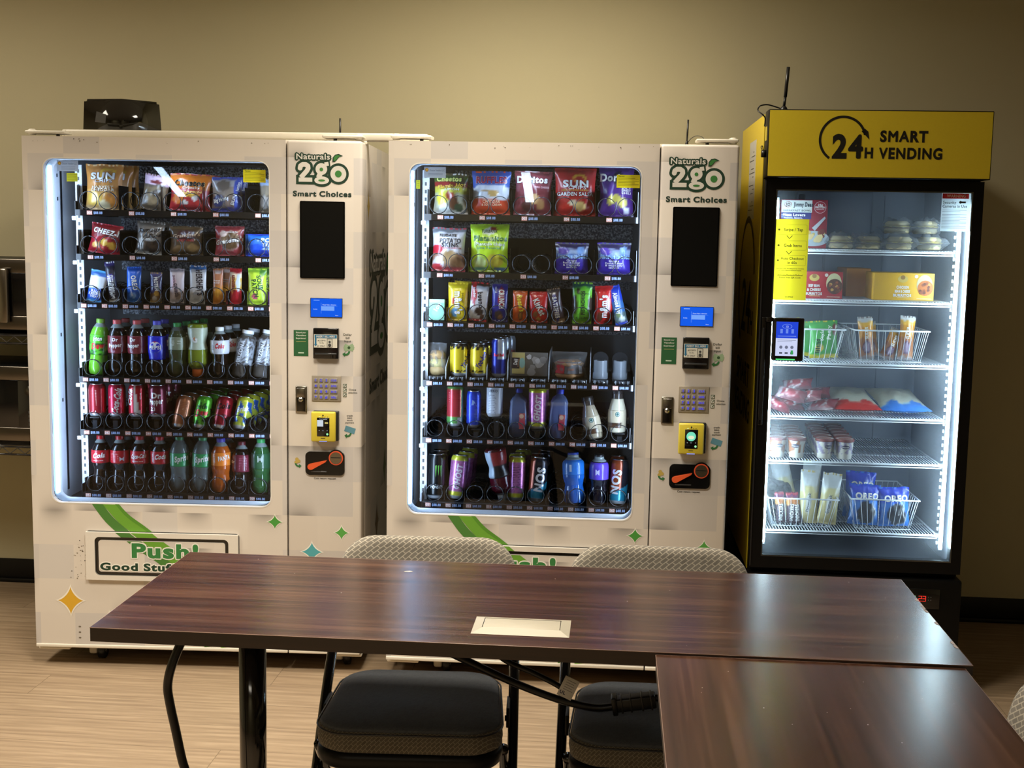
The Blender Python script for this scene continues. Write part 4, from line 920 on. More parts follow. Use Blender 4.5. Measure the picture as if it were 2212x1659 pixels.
drinks(1, 52, bt('contour', .0335, .197, COLA, (176, 24, 34), (.50, .735, (186, 24, 40)), [('NUTRITION', -18, .75, (226, 160, 160), dict(height=.003, width=.024))], pics=[([(-.008, -.008), (.008, -.008), (.008, .008), (-.008, .008)], 28, .35, (206, 206, 216))] + [([(-.016, -.0009), (.014, -.0009), (.014, .0009), (-.016, .0009)], -16, .3 + .13 * k, (226, 150, 150)) for k in range(4)]), 'dark cola bottle turned to its pale back panel', -.326, behind=1)
drinks(1, 53, CK([('Coca-Cola', 4, .6, W_, dict(height=.014, width=.058, wt='x', shear=.35, rot=4)), ('ORIGINAL TASTE', 0, .2, W_, dict(height=.003, width=.04))], 0), 'dark cola bottle with full white script', -.254, behind=1)
drinks(1, 54, CK([('Coca', 16, .6, W_, dict(height=.016, width=.04, wt='x', shear=.35, rot=4)), ('GREAT TASTE', -32, .5, W_, dict(height=.004, width=.03, rot=90))], 0), 'dark cola bottle with script half turned away', -.182, behind=1)
SPR = lambda a: bt('soda', .0345, .200, (150, 162, 158), (40, 120, 70), (.46, .70, (44, 150, 84)), [('Sprite', a, .62, W_, dict(height=.019, width=.052, wt='x', rot=10, shear=.2)), ('LEMON-LIME', -46, .5, W_, dict(height=.004, width=.03, rot=90))], mat='petclear')
drinks(1, 55, SPR(26), 'clear lemon-lime bottle, green label turned right,', -.111, behind=1)
drinks(1, 56, SPR(14), 'clear lemon-lime bottle, green label facing out,', -.037, tilt=3)
drinks(1, 57, bt('soda', .0345, .195, (196, 92, 26), (76, 70, 170), (.50, .74, lambda a, v: (236, 130, 40)), [('FANTA', 34, .62, W_, dict(height=.015, width=.044, wt='x', rot=8)), ('ORANGE', -24, .5, W_, dict(height=.004, width=.026, rot=90))], mat='pet'), 'orange soda bottle with a violet cap', .038, behind=1)
drinks(1, 58, bt('soda', .033, .182, COLA, (96, 30, 40), (.40, .74, (112, 34, 52)), [('Dr', -44, .6, W_, dict(height=.01, wt='x'))], pics=[([(-.012, -.0009), (.016, -.0009), (.016, .0009), (-.012, .0009)], 20, .15 + .09 * k, (190, 120, 140)) for k in range(8)]), 'dark bottle turned to its plum back label', .109, lean=-5)
drinks(1, 59, bt('soda', .0345, .196, (40, 84, 44), (50, 150, 80), (.46, .74, (36, 76, 48)), [], pics=[([(-.008, -.011), (.008, -.011), (.008, .011), (-.008, .011)], 6, .65, (206, 214, 206))] + [([(-.0064 + .0024 * k, -.009), (-.0054 + .0024 * k, -.009), (-.0054 + .0024 * k, .009), (-.0064 + .0024 * k, .009)], 6, .65, (40, 60, 46)) for k in range(6)], mat='pet'), 'dark green bottle with a barcode', .182)
drinks(1, 60, bt('soda', .0345, .19, (120, 140, 126), (50, 150, 80), (.46, .70, (70, 120, 84)), [], mat='petclear'), 'green-labelled bottle half hidden by the door frame', .256)

# ------------------------------------------------------------------ stock of the right machine
goods(2, 1, 'snack_bag', 'chip bag', 'spicy chip bag in green, red and white', -.386, .120, .138, .05, [(0, (206, 200, 190)), (.08, (180, 176, 150)), (.5, (196, 190, 70)), (.66, (150, 34, 34)), (.80, (70, 100, 40)), (.93, (90, 80, 50))],
      [(-.5, .36, .35, .16, (226, 214, 60)), (-.35, .14, .3, .1, (236, 236, 226)), (.2, .26, .3, .16, (100, 60, 40)), (.5, .16, .3, .1, (60, 80, 60)), (.0, .44, .3, .1, (150, 60, 40)), (.6, .78, .3, .12, (60, 50, 36))],
      [('Cheetos', -.1, .86, .72, .016, (220, 226, 120), dict(out=(30, 36, 20), wt='x', shear=.1)), ('Flamin Hot', .05, .69, .8, .012, (240, 196, 60), dict(shear=.3, rot=6, out=(110, 20, 20))), ('LIMON', .1, .6, .4, .007, W_)], behind=1, group=G2)
goods(2, 2, 'snack_bag', 'chip bag', 'blue chip bag with a red-orange base', -.247, .134, .148, .054, [(0, (206, 70, 40)), (.08, (218, 76, 42)), (.34, (226, 228, 232)), (.60, (60, 96, 180)), (.9, (50, 80, 160))],
      [(-.25, .60, .42, .08, (190, 150, 90)), (.1, .5, .3, .09, (206, 164, 96)), (.0, .62, .9, .06, (226, 228, 234))], [('RUFFLES', .02, .79, .78, .021, (160, 34, 70), dict(out=W_, wt='x')), ('CHEDDAR', .05, .29, .44, .010, (246, 220, 180)), ('& SOUR CREAM', .05, .22, .5, .007, (246, 220, 180))], group=G2)
goods(2, 3, 'snack_bag', 'chip bag', 'dusky maroon chip bag with black triangle badge', -.105, .130, .150, .05, [(0, (120, 50, 54)), (.1, (126, 54, 60)), (.6, (130, 58, 66)), (.92, (96, 44, 48))],
      [(.0, .36, .4, .13, (190, 150, 96)), (-.3, .2, .3, .1, (70, 36, 34)), (.45, .25, .25, .12, (176, 130, 84)), (-.1, .8, .3, .08, (30, 24, 26))], [('Doritos', -.05, .80, .8, .021, W_, dict(out=(30, 20, 24), wt='x')), ('CHILI CHEESE', .45, .63, .4, .006, (230, 190, 190))], tilt=1, group=G2)
goods(2, 4, 'snack_bag', 'chip bag', 'bright red chip bag with a yellow sun print', .040, .144, .162, .054, [(0, (170, 36, 36)), (.08, (176, 40, 40)), (.6, (180, 46, 44)), (.92, (150, 40, 40))],
      [(.2, .78, .34, .1, (222, 170, 60)), (.2, .765, .24, .07, (178, 44, 42)), (-.45, .26, .4, .14, (206, 52, 44)), (-.1, .27, .24, .07, (226, 206, 170)), (.25, .2, .3, .1, (216, 180, 110))],
      [('SUN', .02, .665, .6, .022, W_, dict(out=(110, 20, 30), wt='x')), ('CHIPS', .1, .585, .42, .011, W_), ('100% WHOLE GRAIN', .0, .53, .62, .0058, (226, 176, 80)), ('GARDEN SALSA', .0, .45, .84, .012, W_, O((120, 20, 24)))], behind=1, group=G2)
goods(2, 5, 'snack_bag', 'chip bag', 'purple chip bag behind a yellow warning label', .180, .120, .170, .052, [(0, (80, 46, 120)), (.1, (86, 50, 130)), (.6, (84, 50, 126)), (.92, (70, 44, 106))],
      [(-.3, .32, .26, .1, (206, 190, 90)), (.35, .28, .3, .1, (212, 196, 96)), (.0, .36, .3, .07, (196, 180, 84)), (.1, .74, .3, .16, (34, 24, 44)), (.6, .12, .16, .07, (220, 220, 230))], [('Doritos', .02, .77, .95, .024, W_, dict(out=(30, 20, 50), wt='x')), ('SPICY', .55, .56, .26, .007, W_), ('SWEET', .55, .51, .26, .007, W_), ('CHILI', .55, .46, .26, .007, W_)], group=G2)
goods(2, 11, 'snack_bag', 'chip bag', 'silver-white potato skin bag with a red flash', -.392, .118, .150, .05, [(0, (170, 60, 70)), (.08, (150, 110, 90)), (.42, (206, 206, 210)), (.78, (196, 198, 206)), (.88, (120, 124, 130))],
      [(-.7, .5, .4, .1, (180, 30, 50)), (-.6, .18, .4, .14, (206, 200, 200)), (.1, .32, .5, .16, (160, 130, 90)), (.5, .22, .4, .12, (130, 96, 66)), (-.7, .08, .3, .1, (190, 50, 60))], [('FRIDAYS', -.05, .82, .5, .009, (30, 26, 30), dict(wt='x')), ('POTATO', .1, .70, .62, .014, (54, 50, 56), dict(wt='x')), ('SKINS', .1, .60, .5, .013, (54, 50, 56), dict(wt='x')), ('CHEDDAR & BACON', .15, .53, .6, .005, (170, 40, 50))], tilt=1, group=G2)
goods(2, 12, 'snack_bag', 'chip bag', 'tall lime green plantain chip bag', -.250, .136, .164, .056, [(0, (150, 180, 50)), (.07, (186, 222, 44)), (.6, (190, 228, 46)), (.94, (170, 206, 50))],
      [(-.5, .2, .35, .12, (206, 226, 150)), (.3, .24, .45, .13, (206, 196, 70)), (.6, .07, .3, .04, (70, 110, 150)), (-.5, .07, .3, .04, (120, 190, 170)), (.0, .85, .34, .08, (226, 230, 220)), (.2, .9, .2, .04, (150, 40, 40))], [('TURBANA', .0, .85, .4, .010, (60, 90, 50), dict(wt='x')), ('Platanitos', .05, .70, .84, .017, (70, 120, 50), dict(wt='x', shear=.1, out=(210, 236, 110))), ('Plantain chips', .05, .58, .72, .010, (246, 250, 226), O((90, 140, 50))), ('Lime Flavored', .0, .50, .6, .008, (90, 160, 120))], group=G2)
PBJ = ([(0, (70, 50, 150)), (.1, (66, 46, 170)), (.52, (96, 130, 200)), (.62, (150, 170, 200)), (.76, (130, 140, 170)), (.82, (52, 44, 80)), (.94, (90, 94, 110))], [(-.55, .72, .35, .12, (84, 60, 170)), (.55, .76, .25, .12, (120, 160, 216))],
       [('Uncrustables', .0, .56, .95, .015, (150, 190, 236), dict(wt='x', out=(40, 50, 130))), ('Grape', .0, .42, .3, .007, W_), ('Peanut butter', .0, .35, .5, .006, W_), ('& grape jelly', .0, .28, .5, .006, W_), ('sandwich', .0, .21, .3, .006, W_)])
goods(2, 14, 'snack_bag', 'sandwich packet', 'purple sandwich packet beside the empty coil', .034, .116, .106, .04, *PBJ, group=G2)
goods(2, 15, 'snack_bag', 'sandwich packet', 'purple sandwich packet at the right end', .178, .116, .108, .04, *PBJ, group=G2)
r = thing('mint_packet', 'small pale green mint box ' + where(21, 2), 'gum packet', F2(-.428, .175, T2[2] + .003), (math.radians(-4), 0, F2.a), B2)
m = MB(); m.box(-.027, .027, -.011, .011, 0, .072, (150, 206, 176), 'paper', .001); m.flat('Ice', .002, .046, -.0116, (226, 240, 230), width=.03, height=.014, wt='x', rot=60); m.quad(-.026, .026, .06, .0712, -.0114, (186, 226, 206)); m.build('carton', r)
bars(2, 22, 'candy bag', 'yellow candy bag with white vertical letters', -.357, .068, .132, .03, [(0, (226, 196, 40)), (.1, (236, 206, 40)), (.94, (216, 180, 40))], [(-.25, .22, .4, .12, (90, 150, 190)), (.2, .2, .3, .1, (226, 196, 60)), (-.45, .52, .2, .09, (190, 60, 40))], [("m&m's", .08, .47, 1.15, .024, W_, dict(rot=-88, wt='x', out=(70, 40, 24))), ('peanut', .55, .6, .5, .007, (90, 60, 20), dict(rot=-88))], behind=1)
bars(2, 23, 'chocolate bar', 'white and red chocolate bar with black letters', -.288, .062, .135, .026, [(0, (196, 40, 50)), (.07, (226, 226, 230)), (.72, (220, 222, 228)), (.9, (90, 60, 50))], [(-.6, .7, .3, .3, (190, 40, 44)), (.1, .25, .5, .1, (60, 44, 40)), (.55, .12, .3, .08, (90, 60, 50))], [('kinder', -.55, .72, .6, .008, W_, dict(rot=-80)), ('bueno', .2, .55, .9, .016, (50, 40, 44), dict(rot=-80, wt='x'))], tilt=4)
bars(2, 24, 'chocolate bar', 'dark blue bar with a red-edged white word', -.211, .054, .130, .024, [(0, (50, 50, 140)), (.08, (44, 46, 150)), (.94, (50, 50, 140))], [(.25, .62, .42, .28, (170, 40, 60)), (-.15, .18, .5, .12, (70, 54, 60)), (.1, .12, .3, .06, (150, 110, 80))], [('CRUNCH', .25, .6, 1.2, .017, W_, dict(rot=-88, wt='x')), ('NESTLE', -.5, .84, .4, .006, W_, dict(rot=-88))])
bars(2, 25, 'chocolate bar', 'orange bar with yellow slanted script', -.141, .050, .109, .024, [(0, (206, 90, 34)), (.1, (216, 92, 30)), (.94, (190, 84, 34))], [(.1, .2, .35, .14, (100, 60, 36)), (.1, .2, .2, .1, (170, 110, 50))], [("Reese's", .1, .6, 1.15, .017, (240, 206, 50), dict(rot=-78, wt='x', shear=.15, out=(90, 44, 20)))])
bars(2, 26, 'chocolate bar', 'red wafer bar with white slanted letters', -.077, .064, .107, .024, [(0, (190, 30, 36)), (.1, (206, 34, 36)), (.94, (196, 34, 36))], [(-.3, .26, .3, .1, (150, 100, 60)), (.0, .12, .2, .06, (190, 150, 70))], [('KitKat', .1, .5, .95, .020, W_, dict(rot=-62, wt='x', out=(130, 16, 20)))])
bars(2, 27, 'chocolate bar', 'dark brown bar with a white word band, tilted', -.006, .046, .120, .024, [(0, (170, 140, 110)), (.1, (70, 50, 54)), (.9, (90, 76, 76))], [(0, .45, .34, .42, (60, 60, 140))], [('SATISFIES', .0, .45, 1.6, .014, W_, dict(rot=-90, wt='x', out=(60, 60, 150)))], tilt=-11, behind=1)
bars(2, 28, 'nut bag', 'bright green pistachio bag with dark top', .073, .068, .142, .03, [(0, (150, 200, 60)), (.05, (120, 206, 60)), (.88, (36, 90, 80))], [(-.85, .45, .35, .22, (50, 40, 34)), (.9, .45, .3, .22, (60, 50, 40)), (-.45, .78, .2, .07, (24, 34, 24))], [('PISTACHIOS', .1, .5, 1.2, .012, (36, 74, 34), dict(rot=90, wt='x')), ('160 CALORIES', .0, .14, .6, .006, (30, 60, 30)), ('WONDERFUL', .1, .72, .6, .005, (36, 74, 34))])
bars(2, 29, 'candy bag', 'red candy bag with white vertical letters', .147, .062, .131, .03, [(0, (180, 30, 34)), (.08, (206, 40, 40)), (.94, (190, 44, 44))], [(-.4, .18, .35, .12, (110, 60, 40)), (.5, .5, .25, .2, (226, 190, 190))], [("m&m's", .0, .46, 1.25, .024, W_, dict(rot=90, wt='x', out=(70, 20, 20)))])
bars(2, 30, 'chocolate bar', 'blue coconut bar tilted to the left', .212, .044, .136, .024, [(0, (40, 70, 190)), (.06, (90, 110, 110)), (.3, (60, 110, 170)), (.6, (40, 70, 200)), (.94, (30, 50, 150))], [(.2, .14, .5, .08, (200, 210, 200)), (-.2, .25, .4, .06, (120, 140, 90))], [('Almond Joy', .0, .55, 1.7, .014, W_, dict(rot=-90, wt='x', out=(20, 40, 120)))], tilt=-15)

S2 = 'wrapped sandwiches in the right vending machine'
def wrapped(n, desc, x, w, h, t, inner, text, z=None, y=.215):
    r = thing('wrapped_sandwich', desc + ' ' + where(n, 2), 'sandwich', F2(x, y, T2[3] + .0125), (0, 0, F2.a), S2); inner(r); 
    m = MB(); bag(m, w, h, t, [(0, (206, 206, 206))], seed=n, mat='wrapclear', crinkle=.4, nx=16, nz=18, pinch=.03); 
    for s, u, v, ww, hh, c, kw in text: m.text(s, lambda a, b: (u * w / 2 + a, -t * .5 - .003, v * h + b), c, 'paper', width=ww, height=hh, **kw)
    m.build('clear_wrap', r)
def bun(r, w, h, cols, d=.03, label=None):
    m = MB(); k = len(cols)
    for q, c in enumerate(cols):
        z0, z1 = h * q / k, h * (q + 1) / k
        m.lathe([(.0005, z0), (w * (.42 if q == 0 else .46), z0), (w * .5, (z0 + z1) / 2), (w * (.46 if q < k - 1 else .34), z1), (.0005, z1)], c, 'paper', n=20, rf=lambda a, z: 1 + .05 * sin(5 * a + q))
    m.build('bread_roll', r)
wrapped(31, 'round clear-wrapped roll in the narrow lane', -.430, .066, .112, .05, lambda r: bun(r, .056, .085, [(190, 160, 110), (206, 190, 130), (196, 160, 110)]), [('', 0, .5, .03, .008, K_, {})])
def deli(r):
    m = MB(); m.box(-.066, .066, -.004, .002, .004, .088, (168, 164, 158), 'petclear', .003); m.box(-.06, .06, .002, .03, .006, .084, (186, 180, 168), 'paper', .012)
    for k in range(9): 
        blob(m, R.uniform(.0, .052), .042 + R.uniform(-.028, .03), R.uniform(.008, .015), -.0046 - k * .00005, R.choice(((206, 202, 198), (176, 170, 164), (150, 146, 142))), 9)
    m.build('sandwich_tray', r)
    m = MB(); m.box(-.058, -.014, -.0075, -.0055, .012, .086, (206, 190, 120), 'paper', .0006); m.quad(-.06, -.032, .03, .068, -.0085, (44, 30, 34)); m.flat('Deli', -.046, .053, -.0088, W_, width=.02, height=.012, wt='x', rot=84); m.flat('EXPRESS', -.036, .05, -.0088, (200, 160, 120), width=.026, height=.004, rot=84); m.poly([(-.023 + a, .05 + b) for a, b in circle(1, 18, .010, .018)], -.0085, (150, 190, 176)); m.build('paper_label', r)
r = thing('wrapped_sandwich', 'square sandwich tray with a maroon label ' + where(35, 2), 'sandwich', F2(-.107, .19, T2[3] + .0125), (math.radians(-6), 0, F2.a), S2); deli(r)
def burger(r):
    bun(r, .104, .062, [(176, 130, 84), (120, 70, 46), (190, 140, 90)])
    m = MB()
    for a0, a1, c in ((-62, -18, (190, 30, 44)), (-16, 40, (90, 84, 84)), (42, 60, (206, 200, 196))):
        V = []
        for k in range(9):
            a = math.radians(a0 + (a1 - a0) * k / 8); V += [(.0545 * sin(a), -.0545 * cos(a), .018), (.047 * sin(a), -.047 * cos(a), .058)]
        m.add(V, [(2 * k, 2 * k + 2, 2 * k + 3, 2 * k + 1) for k in range(8)], c, 'paper')
    m.build('printed_sleeve', r)
wrapped(37, 'burger in a red and grey sleeve, clear wrapped,', .033, .124, .090, .105, burger, [('', 0, .5, .02, .006, K_, {})], y=.225)
def holder(n, x):
    r = thing('lane_pusher', 'empty clear product pusher ' + where(n, 2), 'pusher', F2(x, .21, T2[3] + .0125), (0, 0, F2.a), 'clear pushers in the right vending machine')
    m = MB(); m.prism([(.027 * cos(t), .068 + .024 * sin(t)) for t in [PI * k / 12 for k in range(13)]] + [(-.027, .0), (.027, .0)], .02, .023, (70, 72, 76), 'petclear'); m.build('back_plate', r)
    m = MB(); m.lathe([(.0255, 0), (.0262, .002), (.0262, .02), (.0235, .024), (.0235, .064)], (190, 196, 204), 'petclear', n=24, cap=False); m.build('clear_cup', r)
holder(39, .142); holder(40, .209)
YH = cn(.0325, .116, lambda a, v: (40, 34, 26) if (v < .12 or v > .9 or (v > .8 and noise.noise(Vector((a * .09, v * 14, 2)))>.0) or (v < .2 and noise.noise(Vector((a * .09, v * 14, 7))) > .05)) else (236, 206, 44), [('Yoo-hoo', 18, .5, (50, 50, 140), dict(height=.018, width=.062, rot=62, wt='x', shear=.2))], group=C2)
drinks(2, 32, YH, 'yellow chocolate-drink can turned right in the belt lane', -.351, z=T2[3] + .0125, yaw=34, behind=1, y=.195)
drinks(2, 33, YH, 'yellow chocolate-drink can with purple script in the belt lane', -.281, z=T2[3] + .0125, behind=2, dx=.010, y=.195)
RB = lambda a, v: (196, 200, 208) if ((v < .5) ^ ((a + 4) > 0)) and not v < .06 else (34, 60, 190)
drinks(2, 34, cn(.0262, .134, lambda a, v: (28, 44, 150) if (v < .46 or a < -8) else (190, 196, 206), [('Red Bull', 6, .58, (196, 30, 50), dict(height=.009, width=.036, wt='x'))], group=C2), 'slim blue and silver energy can in the belt lane', -.212, z=T2[3] + .0125, behind=2, dx=.011, y=.195)
drinks(2, 42, cn(.031, .147, lambda a, v: (104, 170, 90) if (v > .88 or v < .24 or a > 44) else (176, 44, 54), [], group=C2, pics=[([(-.02, -.0011), (.018, -.0011), (.018, .0011), (-.02, .0011)], -4, .36 + .05 * k, (120, 26, 34)) for k in range(10)] + [([(-.002, -.012), (.014, -.012), (.014, .010), (-.002, .010)], 22, .16, (206, 210, 206))]), 'tall red and green can on a riser', -.361, z=.861)
drinks(2, 43, cn(.0262, .132, lambda a, v: (36, 70, 206), [('Red Bull', 20, .34, (80, 110, 220), dict(height=.009, width=.045, rot=88, wt='x'))], group=C2, pics=[([(-.012, -.012), (.0, -.004), (.013, -.010), (.004, .008), (-.004, .014), (-.005, .002)], 2, .66, (150, 180, 236))]), 'slim all-blue energy can on a riser', -.297, z=.857)
drinks(2, 44, cn(.0285, .118, lambda a, v: (214, 218, 226), [('ZERO', -6, .78, (60, 70, 90), dict(height=.008, width=.03))] , group=C2, mat='film', pics=[([(-.016, -.001), (.012 - .003 * (k % 3), -.001), (.012 - .003 * (k % 3), .001), (-.016, .001)], -8, .1 + .05 * k, (120, 130, 150)) for k in range(12)]), 'white energy can on the tallest riser', -.224, z=.899)
def fiji(n, x, tilt=0):
    F = F2; r = thing('water_bottle', ('square blue-capped water bottle standing straight ' if not tilt else 'square blue-capped water bottle leaning over ') + where(n, 2), 'bottle', F(x, .19, T2[4] + .003), (math.radians(-3), math.radians(tilt), F.a), D2)
    m = MB(); V = []; prof = [(.029, 0), (.032, .004), (.032, .09), (.030, .115), (.031, .125), (.024, .142), (.012, .152), (.011, .158)]; n_ = 24; Vv, Ff = [], []
    for q, z in prof:
        for k in range(n_):
            t = 2 * PI * k / n_; e = (abs(cos(t)) ** 5 + abs(sin(t)) ** 5) ** -.2; e = e if z < .14 else 1; Vv.append((q * e * sin(t), -q * e * cos(t), z))
    for j in range(len(prof) - 1):
        for k in range(n_): l = (k + 1) % n_; Ff.append((j * n_ + k, j * n_ + l, (j + 1) * n_ + l, (j + 1) * n_ + k))
    Ff.append(tuple(range(n_))[::-1]); m.add(Vv, Ff, (130, 150, 200), 'petclear', True); m.build('bottle_body', r)
    m = MB(); m.box(-.028, .028, .024, .026, .008, .112, (40, 56, 150), 'paper'); m.box(.004, .024, -.0335, -.0325, .03, .085, (196, 90, 90), 'paper'); m.poly([(.013 + a, .05 + b) for a, b in circle(.012, 12)], -.034, (206, 60, 80)); m.poly([(.012 + a, .075 + b) for a, b in circle(.008, 10)], -.034, (226, 180, 150)); m.build('bottle_label', r)
    m = MB(); m.lathe([(.0125, .155), (.013, .156), (.013, .170), (.012, .172), (.0005, .172)], (36, 60, 190), n=20); m.build('bottle_cap', r)
fiji(45, -.139); fiji(47, -.004, 3)
def ghost(back): return cn(.031, .150 if back < 1 else .156, lambda a, v: (206, 206, 60) if (v > .86 or v < .17) else ((196, 120, 176) if noise.noise(Vector((a * .12, v * 26, 4))) > -.15 else (176, 92, 156)), [('GHOST', 4, .5, (246, 240, 246), dict(height=.019, width=.088, rot=84, wt='x', shear=.15))] if back != 2 else [], group=C2, pics=[] if back != 2 else [([(-.014, -.001), (.013 - .005 * (k % 3), -.001), (.013 - .005 * (k % 3), .001), (-.014, .001)], 4, .26 + .038 * k, (100, 54, 90)) for k in range(14)])
drinks(2, 46, ghost(0), 'pink and yellow energy can on a riser', -.074, z=.859, behind=1)
FR = lambda c: bt('glassjar', .0315, .152, c, (40, 34, 34), (.12, .52, lambda a, v: (206, 190, 160) if v > .3 or a > 20 else (90, 60, 40)), [('FRAPPUCCINO', 0, .25, (60, 50, 40), dict(height=.005, width=.036, rot=4))], group=D2, mat='gloss', capr=.66, caph=.1, fill=.78, empty=(60, 54, 50), pics=[(circle(.0085, 20), 2, .78, (40, 96, 90)), (circle(.0062, 18), 2, .78, (196, 206, 196)), (circle(.0045, 16), 2, .78, (40, 96, 90))])
drinks(2, 49, FR((176, 160, 134)), 'glass coffee bottle leaning left, brown label,', .128, lean=-8, tilt=-12)
drinks(2, 50, FR((206, 196, 170)), 'pale glass coffee bottle standing on a riser', .204, z=.856)
drinks(2, 51, cn(.0325, .158, lambda a, v: (20, 21, 20), [('MONSTER', 12, .27, (206, 210, 206), dict(height=.010, width=.046, wt='b'))], group=C2, pics=[([(-.014 + .009 * k, .02), (-.009 + .009 * k, .022), (-.010 + .009 * k, .0), (-.0115 + .009 * k, -.022 + .006 * (k % 2)), (-.013 + .009 * k, .0)], 24, .62, (110, 190, 80)) for k in range(3)]), 'black can with green claw marks', -.427, behind=1, lean=-4)
drinks(2, 52, ghost(1), 'pink and yellow energy can with upright white word', -.355, lean=-8, tilt=4, behind=2, dx=.010)
drinks(2, 54, bt('sport', .0375, .188, (86, 16, 34), (226, 226, 226), (.05, .55, lambda a, v: (186, 204, 220) if a > 24 else ((150, 34, 40) if v < .55 else (30, 24, 26))), [], group=D2, mat='pet', capr=.56, caph=.13), 'upside-down dark red sports bottle with white cap', -.222, z=T2[5] + .19, lean=-3, tilt=180 - 11)
drinks(2, 55, ghost(2), 'pink and yellow can turned to its text side', -.142, lean=-8, behind=2)
NO = lambda d, a0: cn(.0325, .156, lambda a, v: (186, 188, 190) if v < .05 else ((44, 140, 170) if (v < .32 + a * .002) else ((150, 70, 40) if a < -26 + d else (40, 40, 48))), [('NOS', a0, .5, (236, 238, 240), dict(height=.030, width=.085, rot=84, wt='x'))], group=C2)
drinks(2, 56, NO(0, 16), 'dark teal energy can with tall white letters', -.073, lean=-8, tilt=4, behind=2)
drinks(2, 58, bt('sport', .0385, .178, (36, 110, 206), (30, 70, 170), (.56, .84, lambda a, v: (36, 120, 210)), [], group=D2, mat='pet', capr=.5, pics=[([(-.004, -.012), (.004, -.012), (.004, .012), (-.004, .012)], -14, .5, (206, 220, 236))]), 'bright blue sports drink bottle', .063, tilt=-3, lean=-4)
drinks(2, 59, bt('sport', .0335, .176, (24, 22, 32), (20, 20, 24), (.50, .84, lambda a, v: (96, 70, 196)), [], group=D2, mat='pet', capr=.5, pics=[([(-.006, -.010), (.008, -.010), (.008, .010), (-.006, .010)], -10, .45, (200, 196, 226))]), 'dark sports bottle with a violet label', .146)
drinks(2, 60, NO(40, -22), 'dark rust-striped energy can, white letters at left,', .212, lean=-8, tilt=3, behind=1)
